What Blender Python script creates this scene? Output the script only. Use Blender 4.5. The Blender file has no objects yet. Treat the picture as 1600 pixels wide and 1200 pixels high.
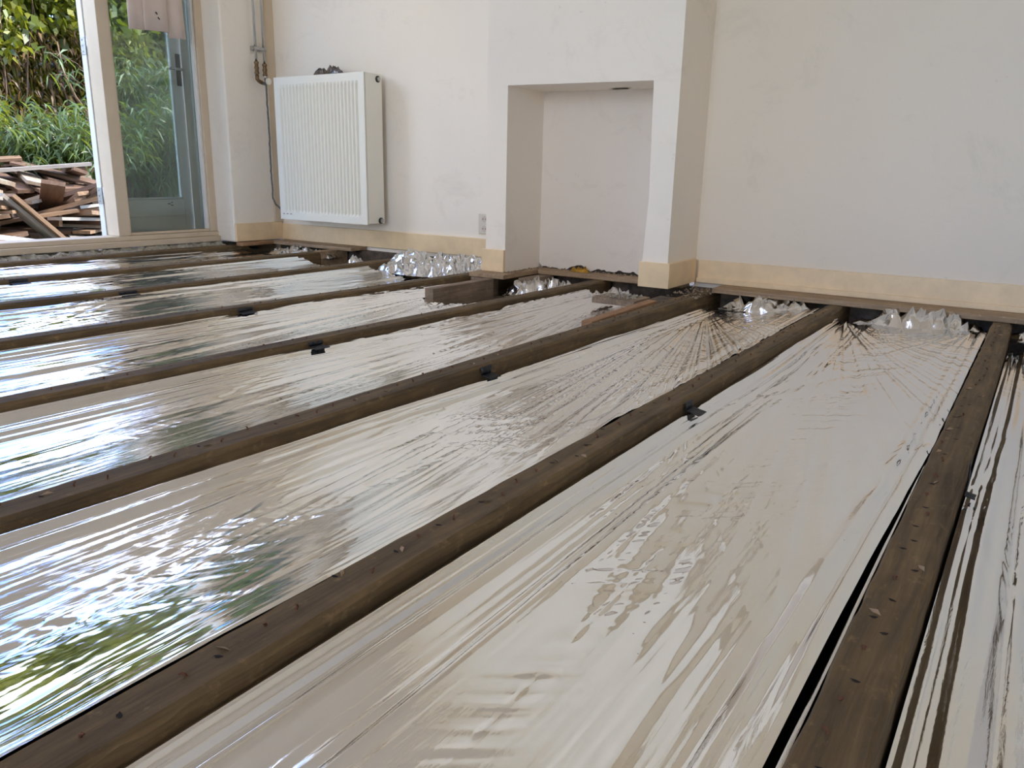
import bpy, math, random
import numpy as np
from mathutils import Matrix, Vector

random.seed(7)
rng = np.random.default_rng(11)
S = bpy.context.scene
COL = S.collection

# ------------------------------------------------------------------ camera
yaw, pitch, roll = math.radians(33.5), math.radians(15.08), math.radians(1.2)
f = Vector((-math.sin(yaw) * math.cos(pitch), math.cos(yaw) * math.cos(pitch), -math.sin(pitch)))
r0 = Vector((math.cos(yaw), math.sin(yaw), 0))
u0 = r0.cross(f)
r = r0 * math.cos(roll) + u0 * math.sin(roll)
u = u0 * math.cos(roll) - r0 * math.sin(roll)
cd = bpy.data.cameras.new('camera')
cd.sensor_fit = 'HORIZONTAL'
cd.sensor_width = 36
cd.lens = 1230 / 1600 * 36
cd.clip_start = 0.02
cam = bpy.data.objects.new('camera', cd)
COL.objects.link(cam)
M4 = Matrix.Identity(4)
for i in range(3):
    M4[i][0], M4[i][1], M4[i][2] = r[i], u[i], -f[i]
M4[0][3], M4[1][3], M4[2][3] = 0, 0, 0.52
cam.matrix_world = M4
S.camera = cam

# ------------------------------------------------------------------ world, sun, portals, exposure
W = bpy.data.worlds.new('sky_world')
S.world = W
W.use_nodes = True
nt = W.node_tree
nt.nodes.clear()
wo = nt.nodes.new('ShaderNodeOutputWorld')
bg = nt.nodes.new('ShaderNodeBackground')
sky = nt.nodes.new('ShaderNodeTexSky')
sky.sky_type = 'NISHITA'
sky.sun_disc = False
sky.sun_elevation = math.radians(38)
sky.sun_rotation = math.radians(10)
sky.air_density = 1.0
sky.dust_density = 0.6
sky.ozone_density = 1.5
tc = nt.nodes.new('ShaderNodeTexCoord')
mp = nt.nodes.new('ShaderNodeMapping')
mp.inputs['Scale'].default_value = (1.0, 1.0, 2.6)
nz = nt.nodes.new('ShaderNodeTexNoise')
nz.inputs['Scale'].default_value = 2.6
nz.inputs['Detail'].default_value = 7
nz.inputs['Roughness'].default_value = 0.58
rp = nt.nodes.new('ShaderNodeValToRGB')
rp.color_ramp.elements[0].position = 0.46
rp.color_ramp.elements[1].position = 0.64
mx = nt.nodes.new('ShaderNodeMix')
mx.data_type = 'RGBA'
CLOUD = 6.2
mx.inputs[7].default_value = (1.0 * CLOUD, 0.95 * CLOUD, 0.87 * CLOUD, 1)
skym = nt.nodes.new('ShaderNodeMix')
skym.data_type = 'RGBA'
skym.blend_type = 'MULTIPLY'
skym.inputs[0].default_value = 1
skym.inputs[7].default_value = (0.56, 0.77, 1.12, 1)
nt.links.new(tc.outputs['Generated'], mp.inputs[0])
nt.links.new(mp.outputs[0], nz.inputs['Vector'])
nt.links.new(nz.outputs['Fac'], rp.inputs[0])
nt.links.new(rp.outputs[0], mx.inputs[0])
nt.links.new(sky.outputs[0], skym.inputs[6])
nt.links.new(skym.outputs[2], mx.inputs[6])
nt.links.new(mx.outputs[2], bg.inputs[0])
bg.inputs[1].default_value = 0.30
nt.links.new(bg.outputs[0], wo.inputs[0])

sd = bpy.data.lights.new('sun', 'SUN')
sd.energy = 2.0
sd.angle = math.radians(0.6)
sd.color = (1.0, 0.93, 0.80)
sun = bpy.data.objects.new('sun', sd)
COL.objects.link(sun)
sun.rotation_euler = Vector((0.45, 0.62, 0.66)).to_track_quat('Z', 'Y').to_euler()


def portal(name, loc, rot, sx, sy):
    l = bpy.data.lights.new(name, 'AREA')
    l.shape = 'RECTANGLE'
    l.size, l.size_y = sx, sy
    l.cycles.is_portal = True
    o = bpy.data.objects.new(name, l)
    COL.objects.link(o)
    o.location = loc
    o.rotation_euler = rot


portal('portal_garden', (-4.99, 2.06, 1.55), (0, math.radians(-90), 0), 3.0, 2.80)
portal('portal_street', (-0.6, -4.45, 1.725), (math.radians(90), 0, 0), 3.2, 2.45)

S.view_settings.view_transform = 'Standard'
S.view_settings.look = 'None'
S.view_settings.gamma = 1
S.view_settings.use_curve_mapping = False
S.view_settings.exposure = 2.18
S.cycles.max_bounces = 10
S.cycles.diffuse_bounces = 8
S.cycles.adaptive_threshold = 0.015
S.cycles.glossy_bounces = 6
S.cycles.transparent_max_bounces = 12
S.cycles.sample_clamp_indirect = 6
S.cycles.use_denoising = True
S.cycles.caustics_reflective = True


# ------------------------------------------------------------------ materials
def new_mat(name):
    m = bpy.data.materials.new(name)
    m.use_nodes = True
    t = m.node_tree
    return m, t, t.nodes['Principled BSDF']


def node(t, kind, **kw):
    n = t.nodes.new(kind)
    for k, v in kw.items():
        if k in n.inputs:
            n.inputs[k].default_value = v
        else:
            setattr(n, k, v)
    return n


def rgba(c):
    return (c[0], c[1], c[2], 1)


def noise_fac(t, scale, detail=4, rough=0.55, stretch=(1, 1, 1), lo=0.35, hi=0.65, coord='Object', dist=0.0):
    c = node(t, 'ShaderNodeTexCoord')
    m = node(t, 'ShaderNodeMapping')
    m.inputs['Scale'].default_value = stretch
    n = node(t, 'ShaderNodeTexNoise')
    n.inputs['Scale'].default_value = scale
    n.inputs['Detail'].default_value = detail
    n.inputs['Roughness'].default_value = rough
    n.inputs['Distortion'].default_value = dist
    mr = node(t, 'ShaderNodeMapRange')
    mr.inputs[1].default_value = lo
    mr.inputs[2].default_value = hi
    t.links.new(c.outputs[coord], m.inputs[0])
    t.links.new(m.outputs[0], n.inputs['Vector'])
    t.links.new(n.outputs['Fac'], mr.inputs[0])
    return mr.outputs[0]


def mixc(t, fac, a, b, blend='MIX'):
    m = node(t, 'ShaderNodeMix', data_type='RGBA', blend_type=blend)
    if isinstance(fac, (int, float)):
        m.inputs[0].default_value = fac
    else:
        t.links.new(fac, m.inputs[0])
    for s, v in ((6, a), (7, b)):
        if isinstance(v, tuple):
            m.inputs[s].default_value = rgba(v)
        else:
            t.links.new(v, m.inputs[s])
    return m.outputs[2]


def mul(t, a, k):
    m = node(t, 'ShaderNodeMath', operation='MULTIPLY')
    t.links.new(a, m.inputs[0])
    if isinstance(k, (int, float)):
        m.inputs[1].default_value = k
    else:
        t.links.new(k, m.inputs[1])
    return m.outputs[0]


def bump(t, bsdf, fac, strength=0.2, dist=0.002):
    b = node(t, 'ShaderNodeBump')
    b.inputs['Strength'].default_value = strength
    b.inputs['Distance'].default_value = dist
    t.links.new(fac, b.inputs['Height'])
    t.links.new(b.outputs[0], bsdf.inputs['Normal'])


def simple(name, col, rough=0.5, metal=0.0, var=0.0, vscale=8, bumpk=0.0, bscale=60, stretch=(1, 1, 1)):
    m, t, b = new_mat(name)
    b.inputs['Roughness'].default_value = rough
    b.inputs['Metallic'].default_value = metal
    b.inputs['Base Color'].default_value = rgba(col)
    if var:
        fac = noise_fac(t, vscale, 5, 0.6, stretch)
        dark = tuple(c * (1 - var) for c in col)
        t.links.new(mixc(t, fac, dark, col), b.inputs['Base Color'])
    if bumpk:
        bump(t, b, noise_fac(t, bscale, 5, 0.6, stretch, 0.2, 0.8), bumpk, 0.004)
    return m


def plaster(name, base=(0.90, 0.825, 0.715), stain=(0.60, 0.53, 0.44), amount=0.35):
    m, t, b = new_mat(name)
    b.inputs['Roughness'].default_value = 0.75
    broad = noise_fac(t, 1.4, 4, 0.6, (1, 1, 1), 0.40, 0.75)
    c1 = mixc(t, mul(t, broad, 0.35), base, tuple(x * 0.93 for x in base))
    smud = noise_fac(t, 3.1, 8, 0.72, (1, 1, 1.2), 0.56, 0.80, dist=0.6)
    c2 = mixc(t, mul(t, smud, amount), c1, stain)
    spec = noise_fac(t, 34, 3, 0.5, (1, 1, 1), 0.70, 0.78)
    c3 = mixc(t, mul(t, spec, 0.22), c2, (0.42, 0.37, 0.31))
    t.links.new(c3, b.inputs['Base Color'])
    bump(t, b, noise_fac(t, 22, 6, 0.6, (1, 1, 1), 0.2, 0.8), 0.16, 0.006)
    return m


def wood(name, dark, light, along=(14, 0.8, 14), rough=0.75, knots=0.5, spots=True):
    m, t, b = new_mat(name)
    b.inputs['Roughness'].default_value = rough
    g = noise_fac(t, 3.0, 8, 0.65, along, 0.30, 0.72, dist=0.7)
    c = mixc(t, g, dark, light)
    patch = noise_fac(t, 5.0, 5, 0.65, (1, 1, 1), 0.42, 0.70)
    c = mixc(t, mul(t, patch, knots), c, tuple(x * 0.45 for x in dark))
    if spots:
        dust = noise_fac(t, 40, 5, 0.7, (1, 0.6, 1), 0.58, 0.74)
        c = mixc(t, mul(t, dust, 0.4), c, tuple(min(1, x * 2.0) for x in light))
    t.links.new(c, b.inputs['Base Color'])
    bump(t, b, noise_fac(t, 9, 8, 0.7, along, 0.2, 0.8), 0.5, 0.004)
    return m


def make_foil(name, crack=0.16, col=(0.91, 0.895, 0.88), rough=0.06, speck=True):
    m, t, b = new_mat(name)
    b.inputs['Metallic'].default_value = 1
    c = None
    if speck:
        d = noise_fac(t, 95, 2, 0.5, (1, 1, 1), 0.755, 0.79)
        zone = noise_fac(t, 3.0, 3, 0.5, (1, 1, 1), 0.45, 0.6)
        dd = mul(t, d, zone)
        c = mixc(t, dd, col, (0.10, 0.06, 0.035))
        t.links.new(c, b.inputs['Base Color'])
        smear = noise_fac(t, 4.0, 5, 0.6, (2, 0.7, 1), 0.35, 0.75)
        mr = node(t, 'ShaderNodeMapRange')
        mr.inputs[3].default_value = rough * 0.6
        mr.inputs[4].default_value = rough * 2.2
        t.links.new(smear, mr.inputs[0])
        t.links.new(mr.outputs[0], b.inputs['Roughness'])
    else:
        b.inputs['Base Color'].default_value = rgba(col)
        b.inputs['Roughness'].default_value = rough
    # fine crackle that only shows in patches, running along the sheet
    fine = noise_fac(t, 30, 5, 0.55, (3.0, 0.35, 1), 0.2, 0.8, dist=1.2)
    zone2 = noise_fac(t, 2.2, 3, 0.5, (1.5, 0.8, 1), 0.42, 0.68)
    bump(t, b, mul(t, fine, zone2), crack, 0.006)
    return m


M = {}
M['plaster'] = plaster('plaster_white')
M['plaster_right'] = plaster('plaster_stained', (0.81, 0.715, 0.59), (0.52, 0.48, 0.38), 0.42)
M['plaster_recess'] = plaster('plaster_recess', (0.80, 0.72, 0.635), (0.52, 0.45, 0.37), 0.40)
M['ceiling'] = simple('ceiling_white', (0.90, 0.84, 0.75), 0.8, var=0.03, vscale=2)
M['skirting'] = simple('skirting_cream', (0.90, 0.685, 0.42), 0.45, var=0.13, vscale=9, bumpk=0.05)
M['frame'] = simple('frame_cream', (0.67, 0.55, 0.40), 0.42, var=0.08, vscale=6, bumpk=0.05)
M['leafpaint'] = simple('door_paint_white', (0.80, 0.79, 0.76), 0.35, var=0.06, vscale=5)
M['radiator'] = simple('radiator_enamel', (0.83, 0.80, 0.70), 0.28)
M['dark_slot'] = simple('dark_slot', (0.02, 0.02, 0.02), 0.6)
M['joist'] = wood('joist_wood', (0.062, 0.038, 0.016), (0.230, 0.147, 0.063), knots=0.40)
M['joist2'] = wood('joist_wood_grey', (0.068, 0.043, 0.018), (0.250, 0.160, 0.068), knots=0.40)
M['noggin'] = wood('noggin_wood', (0.17, 0.12, 0.078), (0.40, 0.29, 0.195))
M['orange_wood'] = wood('fresh_wood', (0.24, 0.115, 0.05), (0.46, 0.26, 0.13), (10, 1.2, 10), 0.7, 0.2)
M['strip'] = wood('strip_wood', (0.25, 0.155, 0.085), (0.50, 0.36, 0.22), (1.2, 12, 12), 0.7, 0.3)
M['earth'] = simple('earth', (0.05, 0.038, 0.028), 0.95, var=0.5, vscale=20, bumpk=0.6, bscale=30)
M['masonry'] = simple('old_masonry', (0.17, 0.125, 0.09), 0.95, var=0.65, vscale=14, bumpk=0.8, bscale=35)
M['mortar'] = simple('mortar', (0.50, 0.46, 0.37), 0.95, var=0.55, vscale=26, bumpk=0.8, bscale=60)
M['rubble'] = simple('rubble', (0.36, 0.27, 0.19), 0.95, var=0.6, vscale=60)
M['foil'] = make_foil('foil_film')
M['foil_crumple'] = make_foil('foil_crumpled', 0.5, (0.84, 0.83, 0.83), 0.10, False)
M['foil_dull'] = make_foil('foil_crumpled_dull', 0.5, (0.24, 0.235, 0.24), 0.25, False)
M['nail'] = simple('rusty_nail', (0.19, 0.075, 0.035), 0.75, 0.3, var=0.4, vscale=200)
M['hole'] = simple('nail_hole', (0.012, 0.008, 0.006), 0.95)
M['steel'] = simple('steel_pipe', (0.62, 0.63, 0.64), 0.25, 1.0)
M['brass'] = simple('brass', (0.19, 0.115, 0.055), 0.45, 0.7, var=0.3, vscale=60)
M['zinc'] = simple('zinc_plate', (0.52, 0.51, 0.49), 0.45, 0.9, var=0.25, vscale=60)
M['grey_cable'] = simple('grey_cable', (0.16, 0.17, 0.18), 0.5, var=0.4, vscale=60)
M['socket'] = simple('socket_plastic', (0.70, 0.65, 0.54), 0.35)
M['curtain'] = simple('curtain_fabric', (0.66, 0.55, 0.48), 0.9, var=0.06, vscale=12, bumpk=0.2, bscale=250)
M['patio'] = simple('patio_concrete', (0.13, 0.13, 0.105), 0.9, var=0.45, vscale=7, bumpk=0.4, bscale=30)
M['soil'] = simple('garden_soil', (0.075, 0.055, 0.035), 0.95, var=0.5, vscale=9, bumpk=0.5, bscale=30)
M['sheet'] = wood('pale_sheet', (0.46, 0.39, 0.31), (0.66, 0.58, 0.48), (3, 10, 3), 0.7, 0.15)
M['yellow'] = simple('yellow_scrap', (0.62, 0.33, 0.03), 0.6, var=0.4, vscale=60)
M['brown_panel'] = simple('brown_panel', (0.15, 0.105, 0.075), 0.35, var=0.3, vscale=12)
M['branch'] = simple('branch_bark', (0.16, 0.095, 0.05), 0.9, var=0.4, vscale=40)
M['fence'] = wood('fence_wood', (0.09, 0.05, 0.025), (0.19, 0.11, 0.055), (12, 12, 0.8), 0.85, 0.3, False)

m, t, b = new_mat('black_tape')
b.inputs['Base Color'].default_value = (0.008, 0.009, 0.013, 1)
b.inputs['Roughness'].default_value = 0.42
bump(t, b, noise_fac(t, 70, 4, 0.6, (1, 3, 0.6), 0.3, 0.7), 0.8, 0.004)
M['tape'] = m

m, t, b = new_mat('window_glass')
t.nodes.remove(b)
out = t.nodes['Material Output']
tr = node(t, 'ShaderNodeBsdfTransparent')
tr.inputs[0].default_value = (0.86, 0.90, 0.88, 1)
gl = node(t, 'ShaderNodeBsdfGlossy')
gl.inputs['Roughness'].default_value = 0.02
df = node(t, 'ShaderNodeBsdfDiffuse')
df.inputs[0].default_value = (0.55, 0.62, 0.60, 1)
fr = node(t, 'ShaderNodeFresnel')
fr.inputs[0].default_value = 1.5
ms = node(t, 'ShaderNodeMixShader')
t.links.new(fr.outputs[0], ms.inputs[0])
t.links.new(tr.outputs[0], ms.inputs[1])
t.links.new(gl.outputs[0], ms.inputs[2])
ms2 = node(t, 'ShaderNodeMixShader')
dirt = noise_fac(t, 2.5, 5, 0.6, (1, 2.5, 0.6), 0.35, 0.75)
t.links.new(mul(t, dirt, 0.07), ms2.inputs[0])
t.links.new(ms.outputs[0], ms2.inputs[1])
t.links.new(df.outputs[0], ms2.inputs[2])
t.links.new(ms2.outputs[0], out.inputs[0])
M['glass'] = m


def leaf_mat(name, a, b_, c_):
    m, t, b = new_mat(name)
    geo = node(t, 'ShaderNodeNewGeometry')
    rp = node(t, 'ShaderNodeValToRGB')
    e = rp.color_ramp.elements
    e[0].color, e[1].color = rgba(a), rgba(c_)
    k = e.new(0.55)
    k.color = rgba(b_)
    t.links.new(geo.outputs['Random Per Island'], rp.inputs[0])
    t.links.new(rp.outputs[0], b.inputs['Base Color'])
    b.inputs['Roughness'].default_value = 0.42
    tl = node(t, 'ShaderNodeBsdfTranslucent')
    t.links.new(mixc(t, 0.5, rp.outputs[0], (0.45, 0.50, 0.03)), tl.inputs[0])
    mxs = node(t, 'ShaderNodeMixShader')
    mxs.inputs[0].default_value = 0.32
    t.links.new(b.outputs[0], mxs.inputs[1])
    t.links.new(tl.outputs[0], mxs.inputs[2])
    t.links.new(mxs.outputs[0], t.nodes['Material Output'].inputs[0])
    return m


M['ivy'] = leaf_mat('ivy_leaves', (0.045, 0.060, 0.004), (0.115, 0.130, 0.006), (0.24, 0.215, 0.016))
M['dead'] = leaf_mat('dead_leaves', (0.07, 0.0315, 0.0105), (0.154, 0.077, 0.0245), (0.238, 0.14, 0.049))
M['bamboo'] = leaf_mat('bamboo_leaves', (0.0165, 0.0429, 0.00792), (0.0396, 0.0825, 0.0145), (0.106, 0.158, 0.0528))
BOARD = []
for i, (a, b_) in enumerate([((0.144, 0.0756, 0.0346), (0.302, 0.187, 0.101)), ((0.216, 0.151, 0.0936), (0.403, 0.324, 0.23)),
                             ((0.0792, 0.0396, 0.0202), (0.18, 0.101, 0.054)), ((0.23, 0.194, 0.158), (0.36, 0.317, 0.266))]):
    BOARD.append(wood('board_wood_%d' % i, a, b_, (1.2, 10, 10), 0.75, 0.2, False))


# ------------------------------------------------------------------ mesh helpers
class MB:
    def __init__(self):
        self.v, self.f = [], []

    def quad_faces(self, verts, faces):
        n = len(self.v)
        self.v += [tuple(p) for p in verts]
        self.f += [tuple(i + n for i in q) for q in faces]
        return self

    def box(self, x0, x1, y0, y1, z0, z1):
        return self.quad_faces([(x0, y0, z0), (x1, y0, z0), (x1, y1, z0), (x0, y1, z0), (x0, y0, z1), (x1, y0, z1), (x1, y1, z1), (x0, y1, z1)],
                               [(0, 3, 2, 1), (4, 5, 6, 7), (0, 1, 5, 4), (1, 2, 6, 5), (2, 3, 7, 6), (3, 0, 4, 7)])

    def tube(self, path, rad, n=10, caps=True):
        path = [Vector(p) for p in path]
        base = len(self.v)
        rr = rad if isinstance(rad, (list, tuple)) else [rad] * len(path)
        prev = None
        for i, p in enumerate(path):
            d = (path[min(i + 1, len(path) - 1)] - path[max(i - 1, 0)]).normalized()
            if prev is None:
                a = d.orthogonal().normalized()
            else:
                a = (prev - d * prev.dot(d)).normalized()
            prev = a
            b = d.cross(a)
            for k in range(n):
                an = 2 * math.pi * k / n
                self.v.append(tuple(p + (a * math.cos(an) + b * math.sin(an)) * rr[i]))
        for i in range(len(path) - 1):
            for k in range(n):
                k2 = (k + 1) % n
                self.f.append((base + i * n + k, base + i * n + k2, base + (i + 1) * n + k2, base + (i + 1) * n + k))
        if caps:
            self.f.append(tuple(base + k for k in reversed(range(n))))
            e = base + (len(path) - 1) * n
            self.f.append(tuple(e + k for k in range(n)))
        return self

    def mesh(self, name):
        me = bpy.data.meshes.new(name)
        me.from_pydata(self.v, [], self.f)
        me.validate()
        me.update()
        return me

    def build(self, name, mat, parent=None, bevel=0.0, smooth=False, seg=2):
        o = bpy.data.objects.new(name, self.mesh(name))
        o.data.materials.append(mat)
        COL.objects.link(o)
        o.parent = parent
        if smooth:
            o.data.polygons.foreach_set('use_smooth', [True] * len(o.data.polygons))
        if bevel:
            md = o.modifiers.new('edge_bevel', 'BEVEL')
            md.width = bevel
            md.segments = seg
            md.limit_method = 'ANGLE'
        return o


def tag(o, label=None, cat=None, group=None, kind=None):
    if label:
        o['label'] = label
    if cat:
        o['category'] = cat
    if group:
        o['group'] = group
    if kind:
        o['kind'] = kind
    return o


def empty(name, loc=(0, 0, 0)):
    o = bpy.data.objects.new(name, None)
    o.empty_display_size = 0.05
    COL.objects.link(o)
    o.location = loc
    return o


def B(*a):
    return MB().box(*a)


def obj_at(name, mesh, mat, parent, loc, rot=(0, 0, 0)):
    o = bpy.data.objects.new(name, mesh)
    if mat and not mesh.materials:
        mesh.materials.append(mat)
    COL.objects.link(o)
    o.parent = parent
    o.location = loc
    o.rotation_euler = rot
    return o


def np_mesh(name, verts, quads, mat, parent=None, smooth=True):
    me = bpy.data.meshes.new(name)
    nv, nf, k = len(verts), len(quads), quads.shape[1]
    me.vertices.add(nv)
    me.vertices.foreach_set('co', verts.astype(np.float32).ravel())
    me.loops.add(nf * k)
    me.loops.foreach_set('vertex_index', quads.astype(np.int32).ravel())
    me.polygons.add(nf)
    me.polygons.foreach_set('loop_start', np.arange(0, nf * k, k, dtype=np.int32))
    if smooth:
        me.polygons.foreach_set('use_smooth', np.ones(nf, dtype=bool))
    me.update(calc_edges=True)
    me.validate()
    me.materials.append(mat)
    o = bpy.data.objects.new(name, me)
    COL.objects.link(o)
    o.parent = parent
    return o


# noise in numpy
class N1:
    def __init__(self, seed, n=512):
        self.t = np.random.default_rng(seed).uniform(-1, 1, n)
        self.n = n

    def __call__(self, x):
        i = np.floor(x).astype(int)
        q = x - i
        q = q * q * q * (q * (6 * q - 15) + 10)
        return self.t[i % self.n] * (1 - q) + self.t[(i + 1) % self.n] * q

    def fbm(self, x, octs=3, gain=0.5):
        s, a, o = 0, 1, 0
        for k in range(octs):
            s = s + a * self(x * (2.03 ** k) + 17.3 * k)
            a *= gain
        return s


class N2:
    def __init__(self, seed, n=256):
        self.t = np.random.default_rng(seed).uniform(-1, 1, (n, n))
        self.n = n

    def __call__(self, x, y):
        x, y = 0.81 * x - 0.59 * y + 40.3, 0.59 * x + 0.81 * y + 71.7
        i, j = np.floor(x).astype(int), np.floor(y).astype(int)
        q, w = x - i, y - j
        q, w = q ** 3 * (q * (6 * q - 15) + 10), w ** 3 * (w * (6 * w - 15) + 10)
        n, t_ = self.n, self.t
        a = t_[i % n, j % n] * (1 - q) + t_[(i + 1) % n, j % n] * q
        b = t_[i % n, (j + 1) % n] * (1 - q) + t_[(i + 1) % n, (j + 1) % n] * q
        return a * (1 - w) + b * w

    def fbm(self, x, y, octs=3, gain=0.5):
        s, a = 0, 1
        for k in range(octs):
            s = s + a * self(x * 2.03 ** k + 11.7 * k, y * 2.03 ** k + 5.1 * k)
            a *= gain
        return s


# ------------------------------------------------------------------ structure: room shell
CEIL = 3.20
XR, YB = 1.15, -4.30      # right wall, street wall behind the camera
XP = -4.54                # pier face beside the doors
YW = 3.85                 # wall with the radiator
YC = 3.334                # front of chimney breast
YA = 3.68                 # wall right of chimney, back of the recess


def struct(o):
    o['kind'] = 'structure'
    return o


struct(B(-4.95, XR + 0.2, YB - 0.2, 4.1, -0.60, -0.45).build('floor', M['earth']))
struct(B(-5.0, XR + 0.2, YB - 0.2, 4.15, CEIL, CEIL + 0.2).build('ceiling', M['ceiling']))
struct(B(-4.54, -2.0, YW, 4.1, 0.0, CEIL).build('wall_back', M['plaster']))
struct(B(-1.385, XR + 0.2, YA, 4.1, 0.0, CEIL).build('wall_back_right', M['plaster_right']))
# chimney breast with a recess down to the floor
ch = struct(empty('wall_chimney'))
mb = MB()
xl, xr_, ax0, ax1, az = -2.386, -1.385, -2.266, -1.508, 0.915
mb.box(xl, ax0, YC, YA + 0.14, 0.024, CEIL)
o = mb.build('pillar_left', M['plaster'], ch)
ZT0 = az + 0.006 - 0.010 * (ax1 - xl - 0.12) / (xr_ - xl - 0.12)
# right pillar, its recess edge slightly crooked as plastered
mb = MB()
mb.quad_faces([(ax1 - 0.008, YC, 0.024), (xr_, YC, 0.024), (xr_, YA + 0.05, 0.024), (ax1 - 0.008, YA + 0.05, 0.024),
               (ax1 + 0.012, YC, 0.42), (xr_, YC, 0.42), (xr_, YA + 0.05, 0.42), (ax1 + 0.012, YA + 0.05, 0.42),
               (ax1, YC, ZT0), (xr_, YC, az - 0.004), (xr_, YA + 0.05, az - 0.004), (ax1, YA + 0.05, ZT0)],
              [(0, 3, 2, 1), (0, 1, 5, 4), (1, 2, 6, 5), (2, 3, 7, 6), (3, 0, 4, 7), (4, 5, 9, 8), (5, 6, 10, 9), (6, 7, 11, 10), (7, 4, 8, 11), (8, 9, 10, 11)])
mb.build('pillar_right', M['plaster'], ch)
mb = MB()
mb.quad_faces([(xl + 0.12, YC, az + 0.006), (xr_, YC, az - 0.004), (xr_, YA + 0.05, az - 0.004), (xl + 0.12, YA + 0.05, az + 0.006),
               (xl + 0.12, YC, CEIL), (xr_, YC, CEIL), (xr_, YA + 0.05, CEIL), (xl + 0.12, YA + 0.05, CEIL)],
              [(0, 3, 2, 1), (4, 5, 6, 7), (0, 1, 5, 4), (1, 2, 6, 5), (2, 3, 7, 6), (3, 0, 4, 7)])
mb.build('breast', M['plaster'], ch)
# recess back: bottom edge of the plaster is broken
mb = MB()
n = 60
nb = N1(5)
xs = np.linspace(ax0 - 0.01, ax1 + 0.03, n)
zb = 0.036 + 0.014 * nb.fbm(xs * 18, 3)
vs = [(x, YA - 0.012, z) for x, z in zip(xs, zb)] + [(x, YA - 0.012, az + 0.02) for x in xs] + [(x, YA + 0.02, z) for x, z in zip(xs, zb)]
mb.quad_faces(vs, [(i, i + 1, n + i + 1, n + i) for i in range(n - 1)] + [(i + 1, i, 2 * n + i, 2 * n + i + 1) for i in range(n - 1)])
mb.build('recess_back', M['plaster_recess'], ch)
B(ax0, ax1 + 0.02, YA + 0.021, YA + 0.06, -0.05, az).build('recess_core', M['masonry'], ch)
# small broken patch in the soffit of the recess
mb = MB()
ang = np.linspace(0, 2 * math.pi, 16, endpoint=False)
rr = 1 + 0.35 * N1(3)(np.arange(16) * 1.0)
mb.quad_faces([(-1.80 + 0.055 * math.cos(a) * q, 3.60 + 0.022 * math.sin(a) * q, az - 0.0035) for a, q in zip(ang, rr)], [tuple(range(16))])
mb.build('soffit_chip', M['masonry'], ch)

# walls under floor level
struct(B(-4.54, -2.30, YW - 0.03, 4.1, -0.45, -0.001).build('wall_base_back', M['masonry']))
struct(B(-2.30, XR + 0.2, YA - 0.005, 4.1, -0.45, -0.001).build('wall_base_right', M['masonry']))
struct(B(-5.0, -4.66, YB, 4.1, -0.45, -0.006).build('wall_base_left', M['masonry']))
struct(B(XR, XR + 0.2, YB, 4.1, -0.45, CEIL).build('wall_right', M['plaster']))

# door wall: pier, part beyond the doors, lintel
XF = -4.72
Y_POST1 = 3.44
Y_D0 = 0.68        # far-left end of the glazed front
wl = struct(empty('wall_left'))
B(-4.98, XP, Y_POST1, 4.1, 0.024, CEIL).build('pier', M['plaster'], wl, bevel=0.012, seg=3)
B(-4.98, XP, YB, Y_D0, -0.005, CEIL).build('pier', M['plaster'], wl)
B(-4.98, XP, Y_D0, Y_POST1, 3.05, CEIL).build('lintel', M['plaster'], wl)
# street wall behind with a wide window
wf = struct(empty('wall_front'))
WX0, WX1, WZ0, WZ1 = -2.2, 1.0, 0.5, 2.95
B(-4.98, WX0, YB - 0.2, YB, -0.45, CEIL).build('wall_panel', M['plaster'], wf)
B(WX1, XR, YB - 0.2, YB, -0.45, CEIL).build('wall_panel', M['plaster'], wf)
B(WX0, WX1, YB - 0.2, YB, -0.45, WZ0).build('wall_panel', M['plaster'], wf)
B(WX0, WX1, YB - 0.2, YB, WZ1, CEIL).build('wall_panel', M['plaster'], wf)
w3 = struct(empty('window_3'))
for x in (WX0, (WX0 + WX1) / 2 - 0.03, WX1 - 0.06):
    B(x, x + 0.06, YB - 0.13, YB - 0.06, WZ0, WZ1).build('window_frame', M['frame'], w3)
for z in (WZ0, WZ1 - 0.06):
    B(WX0, WX1, YB - 0.13, YB - 0.06, z, z + 0.06).build('window_frame', M['frame'], w3)

# baseboards
bb = struct(B(-4.54, -2.386, YW - 0.018, YW + 0.002, 0.024, 0.134).build('baseboard_back', M['skirting'], bevel=0.003))
bl = struct(B(XP - 0.002, XP + 0.018, 3.44, YW - 0.018, 0.027, 0.146).build('baseboard_left', M['skirting'], bevel=0.003))
br = struct(empty('baseboard_right'))
B(-1.365, XR, YA - 0.016, YA + 0.002, 0.024, 0.130).build('board', M['skirting'], br, bevel=0.003)
B(-1.365, XR, YA - 0.032, YA - 0.016, 0.024, 0.048).build('shoe', M['skirting'], br, bevel=0.004)
bc = struct(empty('baseboard_chimney'))
B(xl - 0.016, ax0 + 0.001, YC - 0.016, YC + 0.002, 0.024, 0.136).build('board', M['skirting'], bc, bevel=0.002)
B(ax1 - 0.010, xr_ + 0.016, YC - 0.016, YC + 0.002, 0.026, 0.138).build('board', M['skirting'], bc, bevel=0.002)
B(xr_ - 0.002, xr_ + 0.016, YC + 0.003, YA - 0.034, 0.026, 0.138).build('board', M['skirting'], bc, bevel=0.002)

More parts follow.
